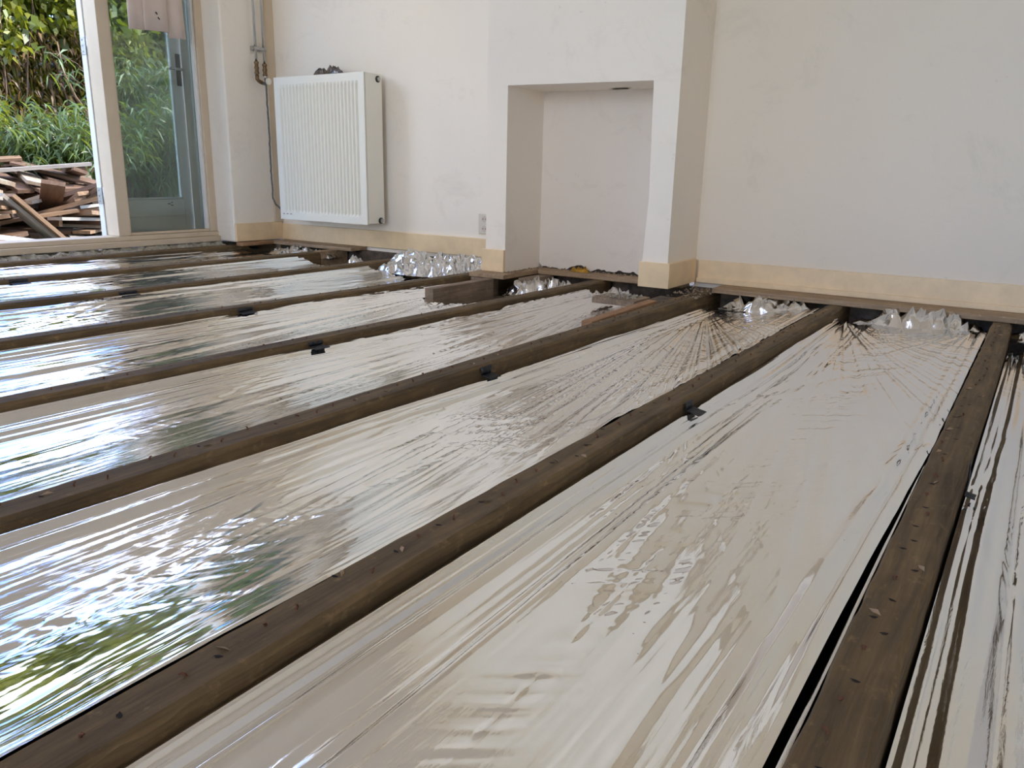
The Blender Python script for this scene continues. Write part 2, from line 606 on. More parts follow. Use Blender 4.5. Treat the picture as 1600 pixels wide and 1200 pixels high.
# door frame: threshold, mullions, posts, transom
tr1 = struct(empty('trim_1'))
B(-4.86, -4.690, Y_D0, Y_POST1, 0.022, 0.058).build('threshold', M['frame'], tr1, bevel=0.004)
B(-4.86, -4.712, Y_D0, Y_POST1, 0.059, 0.088).build('threshold_step', M['frame'], tr1, bevel=0.003)
YM1, YM0 = 2.735, 1.385       # inner edges of the open doorway
for (a, c) in ((YM1, YM1 + 0.078), (3.388, Y_POST1), (YM0 - 0.078, YM0), (Y_D0, Y_D0 + 0.05)):
    B(-4.815, XF, a, c, 0.089, 3.05).build('post', M['frame'], tr1, bevel=0.004)
for (a, c) in ((YM1 + 0.016, YM1 + 0.078), (YM0 - 0.078, YM0 - 0.016)):
    B(-4.875, -4.816, a, c, 0.089, 2.20).build('rebate', M['frame'], tr1, bevel=0.003)
B(-4.815, XF, Y_D0 + 0.051, 3.387, 2.20, 2.27).build('transom', M['frame'], tr1, bevel=0.004)
B(-4.815, XF, Y_D0 + 0.051, 3.387, 2.99, 3.05).build('head', M['frame'], tr1, bevel=0.004)


def sidelight(name, y0, y1):
    w = struct(empty(name))
    B(-4.79, -4.735, y0, y1, 0.089, 0.105).build('glazing_bead', M['frame'], w, bevel=0.003)
    B(-4.79, -4.735, y0, y0 + 0.012, 0.106, 2.199).build('glazing_bead', M['frame'], w, bevel=0.003)
    B(-4.79, -4.735, y1 - 0.020, y1, 0.106, 2.199).build('glazing_bead', M['leafpaint'], w, bevel=0.003)
    B(-4.768, -4.762, y0 + 0.012, y1 - 0.02, 0.105, 2.199).build('pane', M['glass'], w)
    return w


sidelight('window_1', YM1 + 0.0785, 3.3875)
sidelight('window_2', Y_D0 + 0.051, YM0 - 0.0785)


def door_leaf(name, y0, y1, hinge_y, ang, latch_dir, handle=True):
    d = struct(empty(name, (-4.925, hinge_y, 0)))
    X0, X1 = -0.022, 0.022
    a, c = y0 - hinge_y, y1 - hinge_y
    z0, z1 = 0.075, 2.19
    sw = 0.085
    B(X0, X1, a, a + sw, z0, z1).build('stile', M['leafpaint'], d, bevel=0.004)
    B(X0, X1, c - sw, c, z0, z1).build('stile', M['leafpaint'], d, bevel=0.004)
    rail = B(X0, X1, a + sw, c - sw, z0, 0.295).build('bottom_rail', M['leafpaint'], d, bevel=0.003)
    B(X1, X1 + 0.008, a + sw, c - sw - 0.01, 0.185, 0.200).build('weather_bar', M['leafpaint'], rail, bevel=0.003)
    for k, (yy, zz) in enumerate(((0.04, 0.268), (0.40, 0.262), (0.425, 0.252), (0.43, 0.270))):
        B(X1, X1 + 0.0015, a + sw + yy, a + sw + yy + 0.028 - 0.006 * k, zz, zz + 0.006).build('paint_chip', M['hole'], rail)
    B(X0, X1, a + sw, c - sw, z1 - 0.09, z1).build('top_rail', M['leafpaint'], d, bevel=0.004)
    B(-0.003, 0.003, a + sw, c - sw, 0.295, z1 - 0.09).build('pane', M['glass'], d)
    for q in (a + sw, c - sw - 0.014):
        B(X1 - 0.012, X1 + 0.004, q, q + 0.014, 0.296, z1 - 0.09).build('glazing_bead', M['leafpaint'], d, bevel=0.003)
    B(X1 - 0.012, X1 + 0.004, a + sw + 0.015, c - sw - 0.015, 0.296, 0.308).build('glazing_bead', M['leafpaint'], d, bevel=0.003)
    if handle:
        ys = c - 0.045 if latch_dir > 0 else a + 0.045
        h = empty('door_handle', (X1, ys, 1.13))
        h.parent = d
        B(0.0, 0.007, -0.018, 0.018, -0.10, 0.10).build('back_plate', M['dark_slot'], h, bevel=0.003)
        MB().tube([(0.005, 0, 0), (0.042, 0, 0.0), (0.052, -0.012 * latch_dir, 0), (0.052, -0.115 * latch_dir, -0.002)], 0.0085, 10).build('lever', M['steel'], h, smooth=True)
    for z in (0.325, 1.19, 2.0):
        hg = empty('hinge', (0.030, 0 if latch_dir > 0 else 0, z))
        hg.parent = d
        yh = (-0.0015 if latch_dir > 0 else 0.0015)
        yy0, yy1 = sorted((yh + (a if latch_dir > 0 else c), yh * 3 + (a if latch_dir > 0 else c)))
        B(-0.045, -0.002, yy0, yy1, -0.05, 0.05).build('hinge_leaf', M['zinc'], hg, bevel=0.001)
        MB().tube([(0.020, (yy0 + yy1) / 2, -0.052), (0.020, (yy0 + yy1) / 2, 0.052)], 0.0085, 10).build('hinge_pin', M['zinc'], hg, smooth=True)
        B(0.028, 0.085, yy0, yy1, -0.05, 0.05).build('hinge_leaf', M['zinc'], hg, bevel=0.001)
        for sz in (-0.032, 0.0, 0.032):
            for sx in (-0.028, 0.062):
                MB().tube([(sx, yy0 - 0.0008, sz), (sx, yy1 + 0.0008, sz)], 0.004, 8).build('screw', M['grey_cable'], hg)
    d.rotation_euler = (0, 0, ang)
    return d


door_leaf('door_1', YM1 + 0.02, 3.465, YM1 + 0.02, math.radians(7.0), 1)
door_leaf('door_2', 0.66, YM0 - 0.02, YM0 - 0.02, math.radians(1.0), -1)

# crumbling mortar ledge between threshold and first joist
ny_, nx_ = 420, 14
yy, xx = np.meshgrid(np.linspace(0.7, 3.43, ny_), np.linspace(0, 1, nx_), indexing='ij')
n2 = N2(21)
prof = np.where(xx < 0.5, 0.016, 0.016 - (xx - 0.5) * 0.05)
zz = prof + 0.012 * n2.fbm(yy * 26, xx * 5, 4, 0.6) - 0.004
X = -4.735 + xx * 0.10 + 0.008 * n2.fbm(yy * 20 + 50, xx * 4, 3)
V = np.stack([X, yy, zz], -1).reshape(-1, 3)
I = np.arange(ny_ * nx_).reshape(ny_, nx_)
Q = np.stack([I[:-1, :-1], I[:-1, 1:], I[1:, 1:], I[1:, :-1]], -1).reshape(-1, 4)
struct(np_mesh('trim_2', V, Q, M['mortar'], None, False))

# garden ground
struct(B(-14, -5.0, -8, 14, -0.16, -0.075).build('floor_garden', M['patio']))
struct(B(-14, -7.6, -8, 14, -0.0749, -0.045).build('floor_garden_bed', M['soil']))


# ------------------------------------------------------------------ joists
def lin(y, a, b):      # x at y=0 .. y=3.5
    return a + (b - a) * y / 3.5


# (left edge near, left edge far, width, end y, label)
J = [
    (-4.652, -4.640, 0.066, 3.80, 'dark floor joist under the door threshold, farthest from the camera'),
    (-4.010, -3.915, 0.066, 3.55, 'dark floor joist with a lighter spliced end, second from the door threshold'),
    (-3.290, -3.272, 0.066, 3.80, 'dark floor joist third from the door threshold, ending left of crumpled foil heap'),
    (-2.630, -2.520, 0.066, 3.80, 'dark floor joist running to the left side of the chimney breast'),
    (-1.948, -1.872, 0.066, 3.62, 'dark floor joist running into the chimney recess'),
    (-1.309, -1.311, 0.070, 3.66, 'dark floor joist ending beside the right chimney pillar'),
    (-0.708, -0.729, 0.066, 3.66, 'thick brown joist crossing the whole picture, second from the right'),
    (-0.123, -0.117, 0.066, 3.66, 'brown joist with nail holes in the bottom right corner, nearest the camera'),
    (0.520, 0.525, 0.066, 3.66, 'dark floor joist along the right wall beyond the last foil sheet'),
]
nail_me = MB().tube([(0, 0, -0.004), (0, 0, 0.003), (0.001, 0.001, 0.0055), (0.0035, 0.003, 0.0065)], [0.0018, 0.0018, 0.0016, 0.0010], 6).mesh('nail')
nail_me.materials.append(M['nail'])
nail2_me = MB().tube([(0, 0, -0.004), (0, 0, 0.003), (0, 0, 0.0032), (0, 0, 0.0048)], [0.0016, 0.0016, 0.0036, 0.0030], 7).mesh('nail_head')
nail2_me.materials.append(M['nail'])
mb = MB()
ang = np.linspace(0, 2 * math.pi, 9, endpoint=False)
mb.quad_faces([(0.0050 * math.cos(a) * (1 + .4 * math.sin(3 * a)), 0.0028 * math.sin(a), 0.0006) for a in ang], [tuple(range(9))])
hole_me = mb.mesh('nail_hole')
hole_me.materials.append(M['hole'])
mb = MB()
mb.quad_faces([(-0.009, -0.001, 0.0006), (0.001, -0.0035, 0.0008), (0.011, 0, 0.0007), (0.002, 0.003, 0.004)], [(0, 1, 3), (1, 2, 3), (2, 0, 3)])
chip_me = mb.mesh('splinter')
chip_me.materials.append(M['strip'])


def make_joist(k, xa, xb, w, yend, label):
    root = empty('floor_joist', (lin(0, xa, xb), 0, 0))
    tag(root, label, 'joist', 'floor joists laid bare in rows')
    nj = N1(100 + k)
    ys = np.concatenate([np.linspace(-4.25, 0, 16)[:-1], np.linspace(0, yend, 150)])
    slope = (xb - xa) / 3.5
    prof = [(0, -0.165), (w, -0.165), (w, -0.005), (w - 0.005, 0), (0.004, 0), (0, -0.004)]
    vs, fs = [], []
    for i, y in enumerate(ys):
        bow = 0.004 * float(nj(np.array(y * 1.1))) if y > 0 else 0
        e1, e2 = 0.0016 * float(nj(np.array(y * 19))), 0.0016 * float(nj(np.array(y * 23 + 90)))
        c1, c2 = abs(float(nj(np.array(y * 14 + 40)))), abs(float(nj(np.array(y * 11 + 70))))
        for q, (px_, pz) in enumerate(prof):
            x = px_ + slope * y + bow
            z = pz
            if q in (4, 5):
                x += e1
            if q in (2, 3):
                x += e2
            if q == 3:
                x -= 0.004 * c1
            if q == 2:
                z -= 0.006 * c1
            if q == 5:
                z -= 0.004 * c2
            vs.append((x, y, z))
    m_ = len(prof)
    for i in range(len(ys) - 1):
        for q in range(m_):
            q2 = (q + 1) % m_
            fs.append((i * m_ + q, (i + 1) * m_ + q, (i + 1) * m_ + q2, i * m_ + q2))
    fs.append(tuple(range(m_)))
    fs.append(tuple(reversed([(len(ys) - 1) * m_ + q for q in range(m_)])))
    mb = MB()
    mb.quad_faces(vs, fs)
    mb.build('beam', M['joist2'] if k >= 6 else M['joist'], root)
    rd = random.Random(50 + k)
    y = 0.30 if k >= 5 else 0.9
    step = 0.115
    while y < yend - 0.3:
        for rep in range(2):
            px_ = w * (0.30 + 0.22 * rep) + rd.uniform(-0.012, 0.012)
            yy_ = y + rep * 0.045 + rd.uniform(-0.012, 0.012)
            bow = 0.004 * float(nj(np.array(yy_ * 1.1)))
            x = px_ + slope * yy_ + bow
            c = rd.random()
            if k < 3 and c < 0.6:
                continue
            if c < 0.45:
                obj_at('nail_hole', hole_me, None, root, (x, yy_, 0.0), (0, 0, rd.uniform(-0.6, 0.6)))
                if k >= 5 and c < 0.22:
                    obj_at('splinter', chip_me, None, root, (x + rd.uniform(-.012, .012), yy_ + rd.uniform(.008, .015), 0.0), (0, 0, rd.uniform(0, 6)))
            elif c < 0.80:
                obj_at('nail', nail_me, None, root, (x, yy_, 0.0), (rd.uniform(-.5, .5), rd.uniform(-.5, .5), rd.uniform(0, 6)))
            else:
                obj_at('nail', nail2_me, None, root, (x, yy_, 0.0), (rd.uniform(-.2, .2), rd.uniform(-.2, .2), 0))
        y += step + rd.uniform(-0.02, 0.02)
    return root


joists = [make_joist(k, *a) for k, a in enumerate(J)]
# pale splice on the end of the second joist
B(0.0, 0.06, 0, 0.24, -0.165, 0.003).build('splice', M['strip'], joists[1], bevel=0.003).location = (lin(3.5, 0, J[1][1] - J[1][0]) + 0.003, 3.56, 0)


# ------------------------------------------------------------------ foil sheets between the joists
def foil_sheet(k, label, y1, p):
    xa_l, xb_l, wl_ = J[k][0], J[k][1], J[k][2]
    if k + 1 < len(J):
        xa_r, xb_r = J[k + 1][0], J[k + 1][1]
    else:
        xa_r = xb_r = XR - 0.01
    nu, nv = p.get('nu', 110), p.get('nv', 620)
    ys = np.concatenate([np.linspace(-4.2, 0.12, 80)[:-1], np.linspace(0.12, y1, nv)])
    uu, Y = np.meshgrid(np.linspace(0, 1, nu), ys)
    XL = lin(Y, xa_l, xb_l) + wl_ + 0.006
    XRr = lin(Y, xa_r, xb_r) - 0.006
    gap = p.get('gap')
    if gap:
        g0, g1, gw = gap
        t_ = np.clip((Y - g0) / (g1 - g0), 0, 1)
        XRr = XRr - gw * (1 - np.clip((Y - 0.9) / (g1 - 0.9), 0, 1) ** 1.5) * (Y < g1)
    Xx = XL + (XRr - XL) * uu
    wd = XRr - XL
    dl, dr = Xx - XL, XRr - Xx
    s0 = 1000 * (k + 1) + p.get('seed', 0)
    a1, a2, a3, a4 = N1(s0 + 1), N1(s0 + 2), N1(s0 + 3), N1(s0 + 4)
    b1, b2 = N2(s0 + 5), N2(s0 + 6)
    us = p.get('seam', 0.52) + 0.05 * a4(Y * 0.9)
    e = (uu - us) * wd
    zl, zr = p.get('zl', -0.022), p.get('zr', -0.016)
    if isinstance(zl, tuple):
        zl = zl[0] + (zl[1] - zl[0]) * np.clip(Y / 3.0, 0, 1)
    # hang: drops off the left joist, runs to the seam, climbs to the right joist
    drop, floor_ = p.get('drop', 0.013), p.get('floor', -0.056)
    floor_ = floor_ - p.get('near', 0.0) * np.clip((1.2 - Y) / 0.6, 0, 1)
    zle = zl - drop * (1 - np.exp(-dl / 0.05))
    ts = np.clip(uu / us, 0, 1)
    zleft = zle + (floor_ - (zl - drop)) * ts ** 1.3
    tr_ = np.clip((uu - us) / (1 - us), 0, 1)
    zright = floor_ + (zr - floor_) * tr_ ** p.get('rp', 1.15)
    kb = 1 / (1 + np.exp(-e / 0.008))
    z = zleft * (1 - kb) + zright * kb
    # stripes parallel to the joists, strong at the sides
    skew = p.get('skew', 0.03)
    c1 = dl + skew * dl * a2(Y * 0.8) * 3 + 0.004 * a3(Y * 1.3)
    amp = p.get('edge', 1.0) * 1.35
    z = z + amp * (0.0044 * a1.fbm(c1 * 55, 3, 0.55) + 0.0030 * (1 - 2 * np.abs(a4.fbm(c1 * 38 + 70, 2, 0.5)))) * np.exp(-(dl / 0.11) ** 2) * np.clip(dl / 0.008, 0, 1)
    c2 = dr + skew * dr * a3(Y * 0.8 + 9) * 3 + 0.004 * a2(Y * 1.1 + 5)
    z = z + amp * p.get('edge_r', 0.8) * 0.0032 * a2.fbm(c2 * 55 + 31, 3, 0.5) * np.exp(-dr / 0.10) * np.clip(dr / 0.008, 0, 1)
    calm = 1 - p.get('calm', 0.0) * kb * np.clip((1.15 - Y) / 0.35, 0, 1)
    # a few sharp folds running beside each joist
    fr = random.Random(s0)
    for q_ in range(p.get('folds', 7)):
        left = q_ % 3 != 2
        d0 = fr.uniform(0.012, 0.13) if left else fr.uniform(0.012, 0.09)
        wv, av = fr.uniform(0.0035, 0.008), fr.choice([-1, 1]) * fr.uniform(0.0012, 0.0032) * p.get('fold', 1.6)
        ph, sk = fr.uniform(0, 90), fr.uniform(-0.012, 0.012)
        dd = (dl if left else dr) - d0 - sk * (Y - 1.5) - 0.006 * a2(Y * 0.9 + ph)
        z = z + av * np.exp(-(dd / wv) ** 2) * np.clip(0.35 + 1.3 * a3(Y * 0.8 + ph), 0, 1)
    # long stretch lines over the whole sheet, some soft, some sharp
    st = p.get('stretch', 0.4) * calm
    cc = uu * wd + 0.02 * b1(uu * 1.2 + 3, Y * 0.3) + p.get('diag', 0.03) * (Y - 1.5)
    msk = np.clip(0.55 + 0.9 * b2(uu * 1.6, Y * 1.1), 0.0, 1.2)
    z = z + st * 0.0034 * a3.fbm(cc * 28, 3, 0.5) * msk
    sharp = 1 - 2 * np.abs(a4.fbm(cc * 46 + 60, 2, 0.5))
    z = z + st * 0.0011 * sharp * np.clip(0.2 + 1.2 * b1(uu * 2 + 12, Y * 1.4 + 4), 0, 1)
    # broad soft waves
    z = z + p.get('wave', 0.0020) * b2.fbm(uu * 2.2 + 7, Y * 1.7, 2)
    # puckers across the seam
    L = 0.02 + 0.09 * np.clip(0.5 + 0.9 * a1(Y * 3.0 + 40), 0, 1.4)
    tilt = p.get('tilt', 0.6)
    pk = a4.fbm((Y - tilt * e) * 30, 3, 0.55)
    z = z + p.get('pucker', 0.3) * 0.0026 * pk * np.exp(-np.abs(e) / L) * np.clip(np.abs(e) / 0.006, 0.2, 1)
    z = z + p.get('pucker', 0.3) * 0.0012 * np.exp(-(e / 0.004) ** 2) * (1 + a2(Y * 60))
    # fans of folds pulled from a fixed point
    for (fx, fy, aa, kk, R, sd_) in p.get('fans', []):
        dx, dy = Xx - fx, Y - fy
        rr_ = np.sqrt(dx * dx + dy * dy)
        th = np.arctan2(dx, -dy)
        nn = N1(s0 + 50 + sd_)
        win = np.abs(np.cos(th)) ** p.get('fanpow', 5)
        if kk >= 24:
            win = win * np.clip((rr_ - 0.12) / 0.7, 0, 1)
        fold = nn.fbm(th * kk + 40, 2, 0.5) + 0.35 * (1 - 2 * np.abs(nn.fbm(th * kk * 1.9 + 90, 2, 0.5)))
        z = z + aa * np.minimum(rr_, 0.9) * np.exp(-rr_ / R) * fold * win * calm * np.clip(rr_ / 0.03, 0, 1)
        z = z - 0.012 * np.exp(-(rr_ / 0.05) ** 2) * p.get('pinch', 0.0)
    # patches of small creases
    cz = np.clip(b1(uu * 2.5 + 30, Y * 2.3 + 8) * 1.8 - 0.35, 0, 1)
    z = z + p.get('crease', 0.25) * 0.0009 * b2.fbm(Xx * 60, Y * 6, 3) * cz
    V = np.stack([Xx, Y, z], -1)
    I = np.arange(V.shape[0] * nu).reshape(V.shape[0], nu)
    Q = np.stack([I[:-1, :-1], I[:-1, 1:], I[1:, 1:], I[1:, :-1]], -1)
    cut = p.get('cut')
    if cut is not None:
        keep = ~((Xx[:-1, :-1] > cut[0]) & (Y[:-1, :-1] > cut[1] + 0.06 * (Xx[:-1, :-1] - cut[0])))
        Q = Q[keep]
    o = np_mesh('foil_sheet', V.reshape(-1, 3), Q.reshape(-1, 4), M['foil'])
    tag(o, label, 'foil', 'foil sheets hung between the joists')
    return o


def mid(k, y, t=0.0):
    return lin(y, J[k][0], J[k][1]) + J[k][2] + t


foil_sheet(0, 'narrow silver foil sheet nearest the door threshold, between the two farthest joists', 3.5,
           dict(stretch=1.2, nu=90, nv=400, fans=[(mid(0, 3.55), 3.6, 0.012, 14, 0.5, 1)]))
foil_sheet(1, 'silver foil sheet with a black tab at the left picture edge', 3.36,
           dict(stretch=1.2, nu=100, nv=460, fans=[(mid(1, 1.75), 1.75, 0.014, 12, 0.5, 1), (-3.45, 3.36, 0.008, 24, 1.0, 2)]))
foil_sheet(2, 'silver foil sheet ending under the big crumpled foil heap', 3.30,
           dict(stretch=1.3, nu=110, nv=500, fans=[(mid(2, 1.87), 1.87, 0.014, 12, 0.5, 1), (-2.75, 3.30, 0.008, 24, 1.0, 2)]))
foil_sheet(3, 'silver foil sheet cut off at the short grey timber by the chimney', 3.22,
           dict(stretch=1.15, nu=120, nv=600, fans=[(mid(3, 1.91), 1.91, 0.008, 14, 0.55, 1), (-2.36, 3.3, 0.012, 50, 2.2, 2)], cut=(-2.315, 2.735)))
foil_sheet(4, 'silver foil sheet leading up to the chimney recess', 3.36,
           dict(stretch=0.85, nu=140, nv=680, fans=[(mid(4, 1.68), 1.68, 0.005, 16, 0.7, 1), (-1.70, 3.36, 0.011, 50, 2.0, 2), (-1.70, 3.36, 0.018, 12, 0.3, 4)], crease=0.3, pinch=0.3))
foil_sheet(5, 'wide silver foil sheet in mid-picture reflecting blue sky at its left end', 3.42,
           dict(stretch=0.65, nu=170, nv=850, seam=0.58, tilt=0.9, pucker=0.6, diag=0.02, crease=0.12, zl=(-0.006, -0.052), zr=-0.005, floor=-0.043, near=0.004, calm=0.75, rp=0.95,
                fans=[(mid(5, 1.735), 1.735, 0.006, 16, 0.7, 1), (-1.22, 3.42, 0.015, 48, 2.6, 2), (-1.20, 3.42, 0.02, 12, 0.3, 4), (-0.80, 0.30, 0.012, 14, 0.5, 3)], pinch=0.4))
near_sheet = foil_sheet(6, 'large pale silver foil sheet in the foreground between the two nearest joists', 3.42,
           dict(stretch=0.16, nu=190, nv=950, seam=0.47, tilt=0.7, pucker=0.7, edge=1.0, wave=0.0014, crease=0.25, diag=0.0,
                gap=(0.2, 1.75, 0.014), zl=(-0.025, -0.032), zr=-0.018, floor=-0.046,
                fans=[(mid(6, 1.753), 1.753, 0.012, 12, 0.35, 1), (-0.635, 3.43, 0.0095, 30, 2.2, 2), (-0.635, 3.43, 0.050, 11, 0.32, 5), (-0.14, 1.85, 0.020, 7, 0.3, 3), (-0.16, 3.42, 0.014, 14, 0.35, 4)], pinch=0.6))
vs = []
for i, yy_ in enumerate(np.linspace(0.25, 1.62, 60)):
    xj = lin(yy_, J[7][0], J[7][1])
    wq = 0.006 + 0.002 * float(N1(8)(np.array(yy_ * 6)))
    tp = min(1, (1.62 - yy_) / 0.4)
    vs += [(xj - 0.0015, yy_, -0.006), (xj - 0.0035 - wq * 0.5 * tp, yy_, -0.010), (xj - 0.004 - wq * tp, yy_, -0.034), (xj - 0.003, yy_, -0.07)]
mb = MB()
mb.quad_faces(vs, [(i * 4 + q, i * 4 + q + 1, i * 4 + q + 5, i * 4 + q + 4) for i in range(59) for q in range(3)])
mb.build('torn_edge', M['foil'], near_sheet, smooth=True)
foil_sheet(7, 'silver foil sheet cropped by the right edge of the picture', 3.42,
           dict(stretch=0.16, nu=140, nv=750, zl=-0.075, drop=0.004, floor=-0.080, zr=-0.075, edge=1.0, wave=0.0016, pucker=0.6, seam=0.45, crease=0.4, diag=0.0,
                fans=[(mid(7, 1.68), 1.68, 0.020, 7, 0.45, 1), (-0.03, 3.42, 0.006, 26, 1.6, 2), (-0.03, 3.42, 0.03, 9, 0.3, 3)], pinch=0.5))
foil_sheet(8, 'silver foil sheet beside the right wall outside the picture', 3.42, dict(stretch=0.3, nu=40, nv=200))


# ------------------------------------------------------------------ black tape tabs
def tape(k, y, label, w, drop, tongue):
    nv_, nu_ = 12, 9
    nn = N2(900 + k)
    vs = []
    for i in range(nv_):
        s = i / (nv_ - 1) * (drop + tongue)
        for j in range(nu_):
            yy_ = (j / (nu_ - 1) - 0.5) * w * (1 - 0.12 * math.sin(s / (drop + tongue) * math.pi))
            if s < drop:
                x, z = 0.003 + 0.003 * math.sin(s / drop * math.pi), -s
            else:
                x, z = 0.003 + (s - drop) * 0.95, -drop - (s - drop) * 0.22
            wv = 0.0016 * float(nn(np.array(yy_ * 160 + 7), np.array(s * 60 + 3)))
            vs.append((x + wv, yy_, z + abs(wv) * 0.6 + (0.004 if s >= drop else 0)))
    mb = MB()
    mb.quad_faces(vs, [(i * nu_ + j, (i + 1) * nu_ + j, (i + 1) * nu_ + j + 1, i * nu_ + j + 1) for i in range(nv_ - 1) for j in range(nu_ - 1)])
    o = mb.build('tape_tab', M['tape'], None, smooth=True)
    sm = o.modifiers.new('thick', 'SOLIDIFY')
    sm.thickness = 0.0012
    sm.offset = 1
    o.location = (mid(k, y), y, -0.003)
    tag(o, label, 'tape', 'black tabs holding the foil to the joists')


tape(0, 3.60, 'black tab under the joist end by the white pier, left of the radiator', 0.07, 0.020, 0.05)
tape(1, 1.75, 'black tab at the left edge of the picture', 0.085, 0.016, 0.040)
tape(2, 1.87, 'black tab on the third joist, second black tab from the left picture edge', 0.085, 0.015, 0.028)
tape(3, 1.915, 'black tab on the joist that runs left of the chimney', 0.07, 0.016, 0.034)
tape(4, 1.665, 'black tab on the joist that runs into the recess', 0.06, 0.016, 0.036)
tape(5, 1.735, 'black tab in the middle of the picture, mirrored in the foil below it', 0.052, 0.026, 0.036)
tape(6, 1.753, 'black tab under the thick foreground joist, rightmost of the free-hanging tabs', 0.05, 0.023, 0.040)
tape(7, 1.68, 'small black tab on the right side of the nearest joist', 0.03, 0.068, 0.02)


# ------------------------------------------------------------------ crumpled foil
def crumple(label, c, s, seed, yawd=0, mat='foil_crumple', nx=34, ny=20, rough=1.0, part=None):
    g = np.random.default_rng(seed)
    a, bq = np.meshgrid(np.linspace(-1, 1, nx), np.linspace(-1, 1, ny))
    n_a, n_b = N2(seed + 1), N2(seed + 2)
    rr_ = (np.abs(a) ** 2.6 + np.abs(bq) ** 2.6)
    dome = np.clip(1 - rr_, 0, 1) ** 0.45
    kx, ky = s[0] / 0.035, s[1] / 0.035
    rid = 1 - 2.2 * np.abs(n_a.fbm(a * kx * 0.5, bq * ky * 0.5, 2, 0.6))
    z = s[2] * dome * (0.55 + 0.40 * rough * rid + 0.30 * n_b(a * 1.7 + 3, bq * 1.7))
    jx = g.uniform(-1, 1, a.shape) * s[0] / nx * 1.1
    jy = g.uniform(-1, 1, a.shape) * s[1] / ny * 1.1
    z = np.maximum(z + g.uniform(-1, 1, a.shape) * 0.012 * rough * (0.25 + dome), 0.0)
    squ = 1 - 0.12 * n_b(a * 2, bq * 2 + 9)
    X_, Y_ = a * s[0] * squ + jx, bq * s[1] * squ + jy
    cs, sn = math.cos(yawd), math.sin(yawd)
    V = np.stack([X_ * cs - Y_ * sn, X_ * sn + Y_ * cs, z], -1).reshape(-1, 3)
    I = np.arange(nx * ny).reshape(ny, nx)
    q = np.stack([I[:-1, :-1], I[:-1, 1:], I[1:, 1:], I[1:, :-1]], -1).reshape(-1, 4)
    # drop to triangles with a random diagonal for sharp facets
    flip = g.random(len(q)) < 0.5
    T = np.concatenate([np.where(flip[:, None], q[:, [0, 1, 2]], q[:, [0, 1, 3]]), np.where(flip[:, None], q[:, [0, 2, 3]], q[:, [1, 2, 3]])])
    o = np_mesh('crumpled_foil', V, T, M[mat], None, False)
    o.location = c
    tag(o, label, 'foil', 'crumpled ends of foil')
    return o


crumple('crumpled foil bunch in the far corner below the radiator', (-4.08, 3.62, -0.045), (0.26, 0.10, 0.055), 31, 0.05)
crumple('tiny crumpled foil tuft right of the spliced joist end', (-3.44, 3.45, -0.05), (0.06, 0.06, 0.055), 32, 0.2, nx=14, ny=12)
crumple('big crumpled foil heap left of the chimney breast', (-2.83, 3.50, -0.045), (0.35, 0.19, 0.118), 33, 0.10, nx=52, ny=30, rough=1.1)
crumple('crumpled foil bunch in the dark gap before the left of the recess', (-2.03, 3.38, -0.075), (0.20, 0.15, 0.075), 34, 0.25, nx=36, ny=26, rough=1.2)
crumple('flattened crumpled foil scrap in front of the recess, beside plaster-strewn board', (-1.70, 3.42, -0.07), (0.11, 0.09, 0.05), 35, 0.2, nx=18, ny=14)
crumple('crumpled foil roll along the right wall, nearer the chimney', (-0.955, 3.47, -0.052), (0.20, 0.085, 0.058), 36, -0.02, nx=27, ny=11, rough=1.5)
crumple('bright crumpled foil roll along the right wall, between the two rightmost joists', (-0.36, 3.49, -0.052), (0.235, 0.085, 0.066), 37, 0.0, nx=30, ny=11, rough=1.5)
crumple('crumpled foil end right of the nearest joist, at the picture edge', (0.20, 3.49, -0.052), (0.25, 0.075, 0.055), 38, 0.0, nx=44, ny=16)
crumple('dark crumpled wad lying on top of the radiator', (-3.90, 3.745, 1.076), (0.125, 0.045, 0.060), 39, 0, mat='foil_dull', nx=24, ny=12, rough=1.0)
crumple('flat foil scrap under the radiator wall baseboard', (-3.12, 3.62, -0.05), (0.12, 0.06, 0.03), 40, 0, nx=20, ny=10)

# ------------------------------------------------------------------ boards around the walls
def board(name, label, x0, x1, y0, y1, z0, z1, mat, cat='board', bev=0.003):
    o = B(x0 - (x0 + x1) / 2, x1 - (x0 + x1) / 2, y0 - (y0 + y1) / 2, y1 - (y0 + y1) / 2, 0, z1 - z0).build(name, M[mat], None, bevel=bev)
    o.location = ((x0 + x1) / 2, (y0 + y1) / 2, z0)
    return tag(o, label, cat)


M['strip_y'] = wood('strip_wood_long', (0.25, 0.155, 0.085), (0.50, 0.36, 0.22), (12, 1.2, 12), 0.7, 0.3)
board('floorboard_strip', 'narrow floorboard left under the baseboard of the right-hand wall', -1.235, XR - 0.01, 3.515, 3.672, 0.001, 0.0235, 'strip')
board('floorboard_strip', 'short floorboard strip under the baseboard below the radiator', -4.50, -3.72, 3.70, YW - 0.002, 0.001, 0.0235, 'strip')
board('floorboard_strip', 'orange floorboard strip under the white pier beside the glass door', -4.535, -4.465, 3.44, 3.699, 0.001, 0.0235, 'orange_wood')
board('floorboard_strip', 'brown board under the left chimney pillar', -2.42, -2.205, 3.235, 3.66, 0.001, 0.0235, 'strip_y')
board('floorboard_strip', 'brown board along the back of the chimney recess', -2.204, -1.40, 3.555, 3.662, 0.001, 0.0235, 'strip')
o = board('short_timber', 'short grey-brown timber on edge, left of the chimney recess', -2.312, -2.262, 2.755, 3.234, -0.105, 0.002, 'noggin', 'timber')
o = board('loose_panel', 'flat dark brown panel lying low beside the short grey timber', -2.255, -1.885, 2.77, 3.35, -0.095, -0.088, 'brown_panel', 'panel')
o = board('pale_strip', 'thin pale strip lying on the dark brown panel', -2.16, -1.96, 3.03, 3.045, -0.0878, -0.072, 'frame', 'strip', 0.001)
